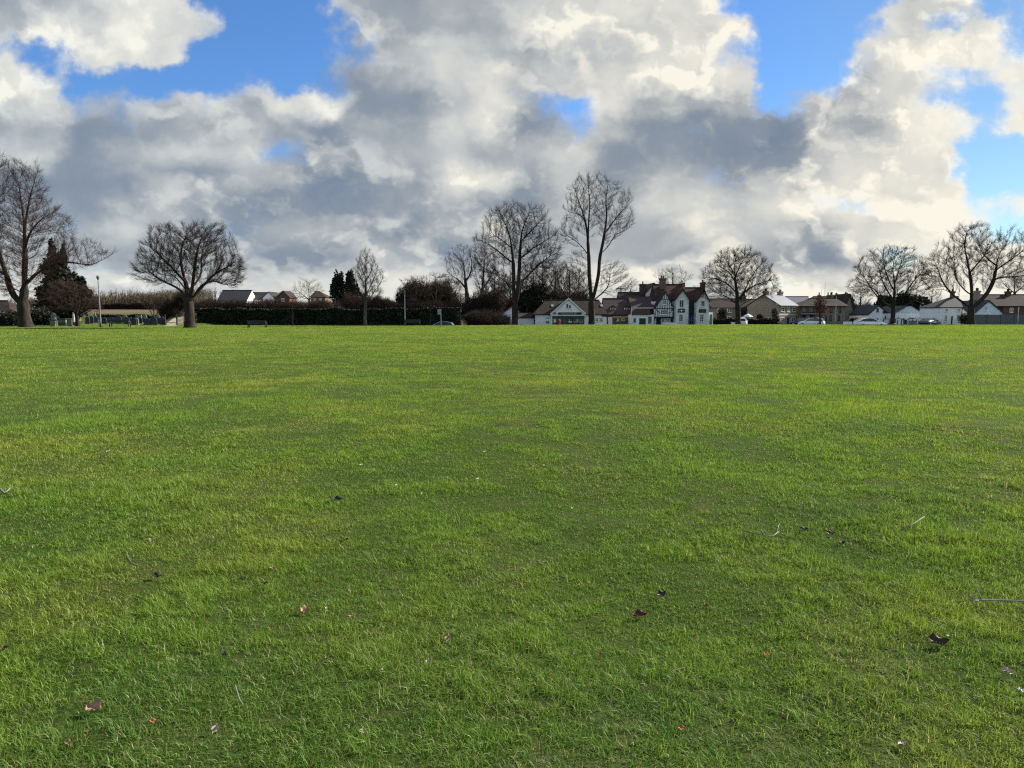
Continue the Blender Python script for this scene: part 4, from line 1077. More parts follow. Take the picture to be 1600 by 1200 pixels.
# two tall white gables with black signs
def pub_gable(a, e0, xa, pa, b, e1, dy, name):
    h.wall([(a,None),(b,None),(b,e1),(xa,pa),(a,e0)], 5, OFFW if xa < 1080 else OFFW, name, dy=dy)
    h.gable_roof(a, e0, xa, pa, b, e1, 7, TILER, name+'_roof', dy=dy, front=.35, thick=.14, over=.15)
    Y = h.Y+dy; mb = MB()
    for (p, q) in (((a, e0), (xa, pa)), ((b, e1), (xa, pa))):
        u, v = Vector((X(p[0],Y), Y-.37, Z(p[1],Y))), Vector((X(q[0],Y), Y-.37, Z(q[1],Y)))
        k = (u-v).normalized()*.3; u += k
        mb.poly([u-Vector((0,0,.12)), v-Vector((0,0,.12)), v+Vector((0,0,.26)), u+Vector((0,0,.26))])
    mb.build('bargeboard', TIMB, h.t)
    MB().tube([(X(xa,Y), Y-.3, Z(pa,Y)), (X(xa,Y), Y-.3, Z(pa,Y)+1.0)], [.06, .03], 6).build('finial', TIMB, h.t)
pub_gable(1054.5, 468.5, 1065.5, 452.5, 1076, 468.5, -.6, 'white_gable')
pub_gable(1087, 471, 1098.8, 454.5, 1107.3, 471, -.6, 'shaded_gable')
h.window(1061, 1068, 468.5, 480.7, 2, 1, dy=-.6); h.window(1060.6, 1067.2, 490.8, 502.8, 2, 3, dy=-.6)
h.window(1094.5, 1101, 469.5, 479.5, 2, 1, dy=-.6); h.window(1093.3, 1099.7, 490.8, 503, 2, 3, dy=-.6)
for a, b, c_, d, sd_ in ((1059, 1070, 482.7, 488.2, 2), (1092, 1103, 483, 488.6, 3)):
    sg = h.box('pub_sign', BLK, a, b, c_, d, dy=-.6, y0=-.12); m_ = WFR if sd_ == 2 else GREYM
    x0, x1, z0, z1 = rect(a+.9, a+4.6, c_+2, d-2, h.Y-.6); marks(x0, x1, z0, z1, h.Y-.6-.12, sd_, (4,), m_, 'lettering', sg)
    x0, x1, z0, z1 = rect(b-4.6, b-.9, c_+2, d-2, h.Y-.6); marks(x0, x1, z0, z1, h.Y-.6-.12, sd_+5, (4,), m_, 'lettering', sg)
    x0, x1, z0, z1 = rect((a+b)/2-.5, (a+b)/2+.5, c_+.7, d-.7, h.Y-.6); MB().lathe(((x0+x1)/2, h.Y-.74, z0), [(.02, 0), (.10, .1), (.12, .25), (.05, .36), (.09, .45)], 8).build('crest', m_, sg)
for px in (1054.9, 1075.6, 1086.9, 1106.9):
    MB().tube([(X(px,h.Y-.6), h.Y-.7, GZ), (X(px,h.Y-.6), h.Y-.7, Z(471,h.Y-.6))], .05, 6).build('downpipe', PALEM, h.t)
h.wall([(1076,None),(1087,None),(1087,470),(1076,470)], 1.5, SLATED, 'slate_hung_wall', dy=.7)
h.wall([(1107.4,None),(1114,None),(1114,488),(1107.4,488)], 5, PBLUE, 'side_extension', dy=1.2); h.door(1108.3, 1113, 491, 509, TEAL, dy=1.2)
h.chimney(1030.5, 1039.5, 434.5, 452, BRICKB, dy=5.0, pots=2); h.chimney(1000, 1009, 443.5, 460, BRICKR, dy=10.5, pots=1, d=1.4)
h.chimney(1094.5, 1101, 441, 455, BRICKR, dy=5.2, pots=1); h.chimney(1065, 1069.5, 441.5, 448, BRICKB, dy=6, pots=0, cap=False)
for i, px in enumerate((1077.2, 1080.2, 1083.5)):   # blue parasols and tables in the recess
    p = at(px, 504, h.Y-1.6); g = H(p.x, p.y)
    t_ = thing('folded_parasol', (p.x, p.y, g), ('folded blue parasol in the dark recess, nearest the signed gable', 'middle folded blue parasol in the dark recess of the pub', 'folded blue parasol in the dark recess, nearest the shaded gable')[i], 'parasol', 'folded parasols in the pub recess')
    bl = bpy.data.materials.get('blue_canvas') or mat('blue_canvas', (.05, .07, .20), (.04, .055, .15), scale=5, rough=.9)
    MB().tube([(p.x, p.y, g), (p.x, p.y, g+1.9)], .03, 6).build('pole', GREYM, t_); MB().lathe((p.x, p.y, g+.75), [(.12, 0), (.15, .2), (.08, .8), (.02, 1.15)], 8).build('canopy', bl, t_)
# ---- brown stone house behind the spreading tree
h = House('stone_house', 'brown stone house half hidden behind the spreading tree', 1139, 150)
h.wall([(1113,None),(1166,None),(1166,480),(1113,480)], 8, STONEG); h.ridge(1112, 1167, 480.5, 1112, 1167, 467, 8, TILEB)
h.window(1136.5, 1142.5, 480.8, 488, 2, 2); h.window(1150, 1155, 481.5, 488, 2, 2); h.window(1136.5, 1142.5, 494, 502, 2, 2); h.window(1120, 1125, 482, 488, 2, 2); h.chimney(1160, 1165, 462, 470, BRICKB, dy=3.6, pots=2)
h = House('rear_house', 'brown roofed house showing between stone house and the pale stone villa', 1182, 165)
h.wall([(1166,None),(1200,None),(1200,479),(1166,479)], 8, BRICKB); h.ridge(1164, 1202, 479, 1164, 1202, 467.5, 8, TILEB)
h.window(1175, 1179, 481, 487, 2, 2)
# ---- pale stone villa turned towards the road
p = at(1217, 505, 139); g = H(p.x, p.y)
t_ = thing('stone_villa', (p.x, p.y, g), 'pale stone villa with shining slate roof, gable end towards the tree', 'house')
def vx(v): return v
W1, W2 = 6.4, 7.2       # front along +X (turned right), gable along +Y
zb, ze, zr_ = GZ, Z(478.3, 139), Z(461, 141)
ox, oy = p.x, p.y
MB().box(ox, ox+W1, oy, oy+W2, zb, ze+.02).build('wall', STONE, t_)
MB().prismx([(oy, ze+.015), (oy+W2, ze+.015), (oy+W2/2, zr_-.05)], ox, ox+.3).build('gable', STONE, t_)
MB().prismx([(oy-.35, ze), (oy+W2/2, zr_), (oy+W2+.35, ze), (oy+W2+.35, ze+.14), (oy+W2/2, zr_+.2), (oy-.35, ze+.14)], ox-.12, ox+W1+.15).build('roof', SLATE, t_)
def vwin(x, z0, z1, w_):
    f = MB().box(x-w_/2, x-w_/2+.09, oy-.07, oy+.02, z0, z1).box(x+w_/2-.09, x+w_/2, oy-.07, oy+.02, z0, z1).box(x-w_/2+.09, x+w_/2-.09, oy-.07, oy+.02, z1-.09, z1).box(x-w_/2+.09, x+w_/2-.09, oy-.07, oy+.02, z0, z0+.09).box(x-.04, x+.04, oy-.06, oy+.02, z0+.09, z1-.09).box(x-w_/2+.09, x+w_/2-.09, oy-.05, oy+.02, (z0+z1)/2-.03, (z0+z1)/2+.03).build('window', WFR, t_)
    MB().box(x-w_/2+.08, x+w_/2-.08, oy-.03, oy+.01, z0+.08, z1-.08).build('pane', GLASS, f)
zU0, zU1 = Z(487.3, 139), Z(479.8, 139); zL0, zL1 = Z(503.6, 139), Z(496.2, 139)
for x, w_ in ((ox+1.1, 1.25), (ox+3.1, .95), (ox+5.2, 1.35)): vwin(x, zU0, zU1, w_)
for x, w_ in ((ox+1.0, 1.5), (ox+5.1, 1.6)): vwin(x, zL0, zL1, w_)
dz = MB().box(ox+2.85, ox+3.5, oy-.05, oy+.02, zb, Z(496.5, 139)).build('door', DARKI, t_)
MB().box(ox-.05, ox+W1+.05, oy-.05, oy+.05, Z(492.6, 139), Z(491.4, 139)).build('string_course', OFFW, t_)
for (xx, yv) in ((ox+.35, oy+W2/2-.4), (ox+W1-.9, oy+W2/2-.4)):
    c_ = MB().box(xx, xx+.9, yv, yv+.8, zr_-.6, zr_+.85).box(xx-.08, xx+.98, yv-.08, yv+.88, zr_+.55, zr_+.72).build('chimney', STONEG, t_)
    for k in (.25, .65): MB().lathe((xx+k, yv+.4, zr_+.84), [(.12, 0), (.1, .35), (.12, .4)], 7).build('chimney_pot', TILER, c_)
gw = MB().box(ox-.05, ox+.02, oy+2.2, oy+3.3, zL0, zL1).build('side_window', WFR, t_); MB().box(ox-.06, ox-.02, oy+2.3, oy+3.2, zL0+.1, zL1-.1).build('pane', GLASS, gw)
t_.rotation_euler.z = R(38)
h = House('slate_house', 'grey slate roofed house seen between the stone villa and the hipped house', 1252, 162)
h.wall([(1240,None),(1268,None),(1268,477),(1240,477)], 8, STONEG); h.ridge(1237, 1270, 477, 1233, 1262, 463.5, 8, SLATE)
h.window(1252, 1256, 478.5, 485, 2, 2)
# ---- hipped grey brick house with verandah
h = House('hipped_house', 'hipped grey brick house with dark verandah behind the rust-leaved tree', 1288, 142)
h.wall([(1253.5,None),(1321,None),(1321,477.5),(1253.5,477.5)], 8, STONEG); h.ridge(1252, 1322.5, 478, 1268, 1306, 466.5, 8, TILEB, over=.45, ov_side=.3)
h.window(1259,1263,480.3,487.5,2,2,fm=BLK); h.window(1270.5,1275,480.3,487.5,2,2,fm=BLK); h.window(1296.8,1300.3,480,488,1,2,fm=BLK); h.window(1310.5,1313.5,480,488,1,2,fm=BLK)
h.window(1296.5,1299.5,492,500.5,1,2,fm=BLK); h.window(1309.5,1312.5,492.5,500.5,1,2,fm=BLK); h.window(1282,1284.6,493,501,1,2,fm=BLK); h.window(1290.3,1292,493,501,1,2,fm=BLK)
Y = h.Y; mb = MB(); mb.slab([(X(1251.5,Y-2), Y-2, Z(491.5,Y-2)), (X(1281,Y-2), Y-2, Z(491.5,Y-2)), (X(1279,Y), Y, Z(488,Y)), (X(1253,Y), Y, Z(488,Y))], .1); vr = mb.build('verandah_roof', SLATED, h.t)
for px in (1252.3, 1259, 1266, 1273, 1280.3): MB().box(X(px,Y-1.9)-.06, X(px,Y-1.9)+.06, Y-1.96, Y-1.84, GZ, Z(491.3,Y-1.9)).build('verandah_post', TIMB, vr)
h.box('painted_dark_opening', DARKI, 1254, 1259.5, 492, 509); h.box('painted_dark_opening', DARKI, 1265, 1270, 492, 509); h.window(1260, 1264.5, 493, 500, 2, 2)  # verandah openings are flat panels with their shade as dark colour
h.chimney(1278.3, 1280.8, 461, 471, BRICKB, dy=5, pots=1, d=.6); h.chimney(1292.5, 1294.5, 461, 470, BRICKB, dy=4.5, pots=1, d=.6); h.chimney(1297, 1301.5, 460.5, 470, STONEG, dy=4.5, pots=2)
for px, py in ((1282, 452), (1287.3, 441)): MB().tube([(X(px,Y+4), Y+4, Z(470,Y+4)), (X(px,Y+4), Y+4, Z(py,Y+4))], .025, 5).build('aerial_mast', GREYM, h.t)
h.box('plinth_fence', GREYM, 1304, 1321, 500, 506, y0=-3.0, y1=-2.9)
h = House('rear_gabled_house', 'dark roofed house with a narrow stone gable right behind the hipped house', 1316, 152)
h.wall([(1265,None),(1323,None),(1323,475),(1265,475)], 7, STONEG); h.ridge(1265, 1322, 475, 1269, 1322, 463.5, 7, TILEB)
h.wall([(1321.5,None),(1332.5,None),(1332.5,485),(1326.5,462),(1321.5,476)], 6, STONEG, 'side_gable', dy=-3); h.gable_roof(1321.5, 476, 1326.5, 462, 1332.5, 485, 7, TILEB, 'side_roof', dy=-3, front=.2, over=.1)
# ---- low flat-roofed outbuilding
h = House('outbuilding', 'low white outbuilding between the hipped house and the white cottage', 1343, 150, 'building')
h.wall([(1332,None),(1354,None),(1354,492.5),(1332,492.5)], 4, WHITE); h.box('roof_edge', SLATED, 1331.5, 1354.5, 490.8, 492.6, y0=-.15, y1=4.1)
# ---- white gabled cottage by the guarded tree
h = House('white_gabled_cottage', 'white cottage whose gable faces the green, left of the guarded tree', 1373, 141)
h.wall([(1357,None),(1390,None),(1390,492),(1372,478.5),(1357,492)], 8, WHITE); h.gable_roof(1357, 492, 1372, 478.5, 1390, 492, 8, SLATED, over=.15, front=.15)
h.window(1369.3, 1372.6, 481.5, 487, 1, 2, fm=GREYM); h.window(1367, 1369, 497.5, 501, 1, 1, fm=GREYM); h.window(1370.6, 1372.7, 497.5, 501, 1, 1, fm=GREYM); h.window(1382.5, 1384.3, 493.5, 498.5, 1, 1, fm=GREYM)
h.box('dormer_cheek', SLATED, 1379, 1385, 486, 489.5, y0=-.2)
# ---- pale blue gabled house
h = House('pale_blue_house', 'pale blue boarded house with a low wide gable right of the guarded tree', 1420, 138)
h.wall([(1399,None),(1440,None),(1440,488.5),(1399,488.5)], 8, WHITE)
h.wall([(1399,488.4),(1440,488.4),(1423,478.5),(1416,478.5)], 7.9, PBLUE, 'boarded_gable', dy=-.03)
h.box('eaves_band', PBLUE, 1399, 1440, 487.8, 488.8, y0=-.1)
Y = h.Y; mb = MB(); mb.slab([(X(1398,Y), Y-.3, Z(489.3,Y)), (X(1416,Y), Y-.3, Z(478.3,Y)), (X(1416,Y), Y+8, Z(478.3,Y)), (X(1398,Y), Y+8, Z(489.3,Y))], .12)
mb.slab([(X(1441,Y), Y-.3, Z(489.3,Y)), (X(1423,Y), Y-.3, Z(478.3,Y)), (X(1423,Y), Y+8, Z(478.3,Y)), (X(1441,Y), Y+8, Z(489.3,Y))], .12)
mb.slab([(X(1416,Y), Y-.3, Z(478.3,Y)), (X(1423,Y), Y-.3, Z(478.3,Y)), (X(1423,Y), Y+8, Z(478.3,Y)), (X(1416,Y), Y+8, Z(478.3,Y))], .1); mb.build('roof', SLATED, h.t)
h.box('wall_lantern', BLK, 1411, 1412.8, 497.4, 500, y0=-.25); h.window(1402, 1405.5, 494, 499.5, 2, 2)
# ---- garage wall with parked dark car
h = House('white_garage', 'low white flat garage behind the dark parked car', 1452, 134, 'garage')
h.wall([(1439,None),(1468,None),(1468,497.8),(1439,497.8)], 4, WHITE); h.box('roof_edge', SLATED, 1438.8, 1468.2, 496.6, 497.9, y0=-.1, y1=4.05)
h.wall([(1433,None),(1439,None),(1439,497),(1433,497)], .4, WHITE, 'end_pier', dy=-1.5)
h.wall([(1438,None),(1458,None),(1458,491.2),(1438,491.2)], 4, WHITE, 'rear_lean_to', dy=6); h.box('rear_roof_edge', SLATED, 1437.8, 1458.2, 489.8, 491.4, y0=-.15, y1=4.05, dy=6)
# ---- end white cottage, front to the green
h = House('end_cottage', 'square white cottage with dark hipped roof, central dark door, left of the leaning tree', 1485, 128)
h.wall([(1469,None),(1502,None),(1502,480),(1469,480)], 6.5, WHITE); h.ridge(1468.6, 1502.2, 479.8, 1485, 1496, 463.5, 6.5, SLATED, over=.12)
h.window(1476.6, 1481, 482, 487.5, 2, 2); h.window(1495, 1499.6, 482, 487.5, 2, 2); h.window(1476, 1480.3, 492.3, 503, 2, 3); h.window(1494.7, 1499, 491.5, 502, 2, 3)
h.door(1486.2, 1488.7, 494, 509, BLK); h.box('downpipe', TIMB, 1502, 1502.8, 481, 509, y0=-.15, y1=-.02); h.chimney(1487, 1490, 455, 466, BRICKB, dy=2.8, pots=1)
h.wall([(1502.9,None),(1512,None),(1512,490),(1502.9,482)], .3, OFFW, 'yard_wall', dy=2)
# ---- blue white gabled house behind the leaning tree
h = House('gabled_house', 'blue white gabled house behind the leaning tree and grey fence', 1543, 140)
h.wall([(1523,None),(1566,None),(1566,489),(1543,470.5),(1523,489)], 8, mat('bluish_white_render', (.58, .66, .72), (.50, .58, .64), scale=1, rough=.9)); h.gable_roof(1523, 489, 1543, 470.5, 1566, 489, 8, SLATED, over=.2)
h.window(1538, 1542.5, 479, 485, 2, 2); h.chimney(1523.5, 1530, 454, 475, STONEG, dy=4, pots=2)
# ---- brick house at the edge
h = House('brick_house', 'red brick house with a long dark tiled roof at the right edge', 1590, 146)
h.wall([(1567,None),(1650,None),(1650,479),(1567,479)], 9, BRICKR); h.ridge(1546, 1655, 478, 1546, 1655, 460.5, 9, TILEB, over=.3); h.wall([(1548,None),(1567,None),(1567,478),(1548,478)], 5, BRICKB, 'set_back_wall', dy=2.5)  # left part set back, in brown brick
h.window(1577, 1582.5, 481, 488, 2, 2); h.window(1600, 1606, 481, 488, 2, 2); h.chimney(1572, 1578, 455, 464, BRICKR, dy=4, pots=2)
# ---- grey close-boarded fence
Y = 123; x0, x1, zt = X(1521, Y), X(1680, Y), Z(491.5, Y); p = (x0+x1)/2
t_ = thing('timber_fence', (p, Y, H(p, Y)), 'long grey close-boarded fence right of the leaning tree', 'fence')
FEN = mat('grey_weathered_boards', (.13, .135, .145), (.095, .10, .11), scale=4, rough=.95, spec=.1, stretch=(3, 1, .3)); mb = MB(); n = int((x1-x0)/.15)
for i in range(n):
    a = x0+(x1-x0)*i/n; mb.box(a+.004, a+(x1-x0)/n-.004, Y+(.02 if i % 2 else 0), Y+.025+(.02 if i % 2 else 0), GZ, zt-.03*random.random())
mb.build('boards', FEN, t_); i = 0
while x0+i*2.4 < x1: MB().box(x0+i*2.4-.06, x0+i*2.4+.06, Y-.07, Y-.002, GZ, zt+.06).build('post', FEN, t_); i += 1
MB().box(x0, x1, Y-.035, Y-.003, GZ, GZ+.45).build('gravel_board', PALEM, t_)
# ---- houses far behind the hedge on the left
h = House('grey_roofed_house', 'modern house with grey slate roof and white gable beyond the hedge', 366, 200, group=None)
h.wall([(343,None),(386,None),(386,469),(343,469)], 8, WHITE); h.ridge(341, 386, 470, 341, 386, 453.5, 8, SLATED, end_m=WHITE); h.window(352,358,470,476,2,2); h.window(370,376,470,476,2,2)
h = House('white_gabled_house', 'modern white house with brown roof and gable window beyond the hedge', 409, 205)
h.wall([(391.5,None),(416,None),(416,467),(391.5,467)], 8, OFFW); h.ridge(391, 421, 467.5, 394, 422, 457, 8, TILEB); h.wall([(412,None),(428,None),(428,464.5),(420.5,456.5),(412,464.5)], 7, WHITE, 'gable', dy=-1); h.gable_roof(412, 464.5, 420.5, 456.5, 428, 464.5, 8, TILEB, 'gable_roof', dy=-1, front=.2, thick=.12, over=.2)
h.window(409.5, 413, 466.5, 472, 1, 1); h.window(415.6, 418.6, 466.8, 472, 1, 1, dy=-1); h.window(396, 399, 468, 473, 2, 2)
h = House('brick_gabled_house', 'modern brick house with pale left roof slope and brick gable beyond the hedge', 438, 205)
h.wall([(424,None),(453,None),(453,464),(443.5,455),(434,464),(424,464)], 7, BRICKR); h.gable_roof(433, 465, 443.5, 455, 453.5, 465, 7, TILEB, front=.2, thick=.12); Y = h.Y
mb = MB(); mb.slab([(X(423,Y), Y-.2, Z(465,Y)), (X(435,Y), Y-.2, Z(465,Y)), (X(443,Y), Y+3.5, Z(455.2,Y+3.5)), (X(436,Y), Y+3.5, Z(455.2,Y+3.5))], .12); mb.build('side_roof', SLATE, h.t); h.window(440,445,466,471,2,2)
h = House('hip_roofed_house', 'brown hip-roofed house behind the ochre tree and hedge', 497, 205)
h.wall([(486,None),(509,None),(509,464),(486,464)], 7, BRICKB); h.ridge(485, 510, 464, 493, 501, 455.5, 7, TILEB); h.window(491,494,466,470,2,2); h.window(500,503,466,470,2,2)
h = House('lodge', 'pale walled lodge with dark roof at the left edge behind the biggest trunk', 0, 112)
h.wall([(-30,None),(14,None),(14,489),(-30,489)], 6, OFFW); h.ridge(-32, 18, 489.5, -32, 14, 470, 6, TILEB); h.window(3, 8, 494, 501, 2, 2); h.box('eaves_board', PALEM, -30, 9, 486.5, 488.5, y0=-.4, y1=-.32)
h = House('pavilion', 'dark low pavilion with a white fascia behind the weeping tree', 87, 118, 'building')
h.wall([(76,None),(98,None),(98,487),(76,487)], 5, BRICKB); h.ridge(75, 99, 487, 79, 95, 476, 5, SLATED); h.box('white_fascia', WFR, 80.5, 94, 485.6, 488, y0=-.45, y1=-.33)
h.window(82, 86, 490, 496, 2, 2)
# ------------------------------------------------------------------ road, path
TAR = mat('asphalt', (.055, .055, .056), (.04, .04, .041), scale=3, rough=.9)
PATH = mat('path_gravel', (.30, .26, .20), (.24, .205, .16), scale=4, rough=.95)
def strip(name, pts, w, m, dz):
    v, f = [], []
    for i, (x, y) in enumerate(pts):
        a = Vector(pts[min(i+1, len(pts)-1)])-Vector(pts[max(i-1, 0)]); n = Vector((-a.y, a.x)).normalized()*w/2
        for s_ in (1, -1):
            px, py = x+n.x*s_, y+n.y*s_; v.append((px, py, H(px, py)+dz))
        if i: f.append((2*i-2, 2*i-1, 2*i+1, 2*i))
    o = mesh_np(name, v, f, m); o['kind'] = 'structure'; return o
def crest_(x): return 97.5+6.5*float(sstep(-6, 14, x))
strip('road', [(x, crest_(x)+8.2) for x in np.arange(-36, 160, 2.0)], 5.0, TAR, .006)
KERB = mat('kerb_stone', (.30, .29, .27), scale=3)
mb = MB()
for x in np.arange(-36, 158, 2.0):
    a, b = crest_(x)+5.6, crest_(x+2)+5.6
    p = [(x, a-.14), (x+1.99, b-.14), (x+1.99, b), (x, a)]; z = H(x, a+1)
    n = len(mb.v); mb.v += [(q[0], q[1], z-.1) for q in p]+[(q[0], q[1], z+.11) for q in p]
    for q in ((4,5,6,7),(0,1,5,4),(2,3,7,6),(1,2,6,5),(3,0,4,7)): mb.f.append(tuple(n+i for i in q))
o = mesh_np('kerb', mb.v, mb.f, KERB); o['kind'] = 'structure'
strip('path', [(-45.5-.45*(y-95), y) for y in np.arange(92, 150, .5)], 1.5, PATH, .03)

# ------------------------------------------------------------------ cars
TYRE = mat('tyre_rubber', (.015, .015, .016), scale=5, rough=.9); RIM = mat('alloy_rim', (.35, .36, .37), scale=5, rough=.35, metallic=.8)
CGL = mat('car_glass', (.012, .016, .02), (.02, .025, .03), scale=1, rough=.06, spec=.7)
LAMPW = mat('headlamp_lens', (.55, .57, .58), scale=5, rough=.15, spec=.6); LAMPR = mat('tail_lamp_lens', (.25, .012, .012), scale=5, rough=.2, spec=.5)
CW = mat('white_car_paint', (.72, .74, .76), (.68, .70, .72), scale=.5, rough=.25, spec=.5, coat=.6)
CS = mat('silver_blue_car_paint', (.28, .33, .38), (.25, .30, .35), scale=.5, rough=.25, spec=.5, coat=.6)
CD = mat('dark_blue_car_paint', (.012, .015, .03), (.018, .02, .035), scale=.5, rough=.2, spec=.5, coat=.7)
def smooth_profile(p, n=3):
    for _ in range(n-1):
        q = []
        for i in range(len(p)):
            a, b = p[i], p[(i+1) % len(p)]
            q += [(a[0]*.8+b[0]*.2, a[1]*.8+b[1]*.2), (a[0]*.2+b[0]*.8, a[1]*.2+b[1]*.8)]
        p = q
    return p
def loft(sections):
    """sections: list of (y, outline[(x,z)]) with equal counts"""
    mb = MB(); k = len(sections[0][1])
    for y, o in sections: mb.v += [(x, y, z) for x, z in o]
    for s_ in range(len(sections)-1):
        for i in range(k):
            j = (i+1) % k; mb.f.append((s_*k+i, s_*k+j, (s_+1)*k+j, (s_+1)*k+i))
    mb.f.append(tuple(range(k))[::-1]); mb.f.append(tuple((len(sections)-1)*k+i for i in range(k)))
    return mb
def make_car(name, label, px, Y, rz, paint, kind='hatch', group='cars parked along the road'):
    p = at(px, 500, Y); g = H(p.x, p.y)+.006
    t_ = thing(name, (0, 0, 0), label, 'car', group)
    L = 2.1 if kind == 'hatch' else (2.3 if kind == 'long' else 2.25); W = .88
    if kind == 'hatch': body = [(-2.08,.28),(-2.1,.62),(-2.0,.98),(.95,.97),(1.85,.80),(2.08,.58),(2.06,.26)]; gh = [(-1.98,.93),(-1.62,1.36),(-.9,1.50),(.1,1.46),(1.12,.93)]
    elif kind == 'long': body = [(-2.28,.28),(-2.3,.65),(-2.2,1.0),(1.0,.96),(2.05,.78),(2.3,.56),(2.27,.26)]; gh = [(-2.15,.95),(-1.35,1.38),(-.5,1.50),(.2,1.44),(1.35,.92)]
    else: body = [(-2.22,.28),(-2.25,.65),(-2.2,.95),(-1.3,.98),(1.0,.94),(1.95,.76),(2.23,.56),(2.2,.26)]; gh = [(-1.65,.93),(-.95,1.36),(-.3,1.42),(.25,1.38),(1.25,.92)]
    bo = smooth_profile(body, 2)
    def sc(o, sx, sz): return [(x*sx, .62+(z-.62)*sz) for x, z in o]
    loft([(-W, sc(bo, .955, .80)), (-W+.05, sc(bo, .985, .93)), (-W+.2, bo), (0, sc(bo, 1.012, 1.015)), (W-.2, bo), (W-.05, sc(bo, .985, .93)), (W, sc(bo, .955, .80))]).build('body', paint, t_, smooth=True)
    def gw(z, k=1.0): return (.81-.20*(z-.93)/.57)*k
    top = max(z for _, z in gh)
    mb = MB(); n = len(gh)
    for s_ in (-1, 1): mb.v += [(x, s_*gw(z), z) for x, z in gh]
    for i in range(n-1): mb.f.append((i, i+1, n+i+1, n+i))
    mb.f.append(tuple(range(n))[::-1]); mb.f.append(tuple(range(n, 2*n)))
    mb.build('windows', CGL, t_)
    rf = [gh[1], gh[2], gh[3]]; mb = MB()
    for s_ in (-1, 1): mb.v += [(x, s_*(gw(z)+.012), z+.012) for x, z in rf]
    for s_ in (-1, 1): mb.v += [(x, s_*(gw(z)+.012), z-.07) for x, z in rf]
    for i in range(2): mb.f += [(i, i+1, 3+i+1, 3+i), (i, i+1, 6+i+1, 6+i), (3+i, 3+i+1, 9+i+1, 9+i)]
    mb.build('roof', paint, t_)
    for s_ in (-1, 1):
        for (a, b, r_) in ((gh[0], gh[1], .07), (gh[3], gh[4], .045)):
            MB().tube([(a[0], s_*gw(a[1]), a[1]), (b[0], s_*(gw(b[1])+.0), b[1])], r_, 6).build('pillar', paint, t_)
        xm = gh[2][0]+.35; MB().box(xm-.045, xm+.045, min(s_*gw(.95), s_*(gw(.95)+.012)), max(s_*gw(.95), s_*(gw(.95)+.012)), .93, .97).tube([(xm, s_*gw(.95), .95), (xm, s_*gw(1.45), 1.45)], .04, 6).build('door_pillar', BLK, t_)
        MB().box(.72, .95, s_*.86-.0+(.0 if s_ > 0 else -.16), s_*.86+(.16 if s_ > 0 else .0), .93, 1.06).build('mirror', paint, t_)
        for xw in (-1.30*L/2.1, 1.30*L/2.1):
            y0 = s_*(W-.19); y1 = s_*(W+.008); MBt = MB(); r = .32
            MBt.tube([(xw, y0, r), (xw, y1-s_*.03, r), (xw, y1, r)], [r, r, r*.9], 20); w_ = MBt.build('wheel', TYRE, t_, smooth=False)
            MB().tube([(xw, y1-s_*.02, r), (xw, y1+s_*.006, r)], [.21, .19], 16).build('rim', RIM, w_)
            arch = MB(); arch.tube([(xw, s_*(W-.22), r+.02), (xw, s_*(W-.004), r+.02)], [.39, .39], 20); arch.build('wheel_arch', BLK, t_)
        xf = max(x for x, z in body)
        MB().box(xf-.26, xf-.10, s_*.70-.14, s_*.70+.14, .62, .76).build('headlight', LAMPW, t_)
        MB().box(-xf-.0+.06, -xf+.22, s_*.72-.12, s_*.72+.12, .72, .92).build('tail_light', LAMPR, t_)
        for xd in (-.55, .45): MB().box(xd-.09, xd+.09, s_*W-.03, s_*W+.015, .80, .83).build('door_handle', paint, t_)
    MB().box(xf-.06, xf+.005, -.5, .5, .36, .50).build('grille', BLK, t_)
    t_.location = (p.x, p.y, g); t_.rotation_euler.z = rz
    return t_
make_car('parked_car', 'silver blue hatchback, only its roof and windows above the grass, below the road sign', 688, 104.3, R(180), CS, 'hatch')
make_car('parked_car', 'large white hatchback side on, left of the guarded tree', 1359, 112, 0, CW, 'long')
make_car('parked_car', 'small white car seen end on under the spreading tree beside the parasol', 1159, 126, R(68), CW, 'hatch')
make_car('parked_car', 'dark car at the verandah corner of the hipped house', 1253, 128, R(150), CD, 'hatch')
make_car('parked_car', 'white car beside the dark one before the hipped house', 1268, 121, R(148), CW, 'hatch')
make_car('parked_car', 'dark blue saloon against the low white garage', 1453, 127, R(32), CD, 'saloon')
# ------------------------------------------------------------------ benches
WOODD = mat('dark_stained_timber', (.040, .034, .036), (.026, .022, .026), scale=5, rough=.8, stretch=(.3, 3, 3))
IRON = mat('dark_iron', (.014, .015, .02), scale=5, rough=.6)
def make_bench(label, px, Y, width):
    p = at(px, 505, Y); g = H(p.x, p.y)
    t_ = thing('park_bench', (0, 0, 0), label, 'bench', 'benches along the far edge of the green'); w = width/2
    mb = MB()
    for k in range(4): mb.box(-w, w, .02+k*.115, .115+k*.115, .42, .46)
    mb.build('seat', WOODD, t_)
    mb = MB()
    for k in range(4): mb.box(-w, w, -.09-k*.02, -.055-k*.02, .50+k*.085, .575+k*.085)
    mb.build('backrest', WOODD, t_)
    for s_ in (-1, 1):
        x = s_*(w-.06)
        MB().box(x-.045, x+.045, -.06, .03, 0, .44).tube([(x, -.03, .44), (x, -.13, .86)], .04, 6).build('leg', IRON, t_)
        MB().box(x-.045, x+.045, .40, .48, 0, .62).build('leg', IRON, t_)
        MB().box(x-.05, x+.05, -.08, .50, .62, .67).build('armrest', WOODD, t_)
    MB().box(-w+.1, w-.1, .18, .25, .34, .40).build('stretcher', IRON, t_)
    t_.location = (p.x, p.y, g); return t_
make_bench('dark bench with its back to the green, at the middle before the dark hedge', 401, 80, 2.05)
make_bench('dark bench before the headstones, nearest the grey pole', 186, 84, 2.35)
make_bench('dark bench at the foot of the street lamp', 644, 92, 2.0)
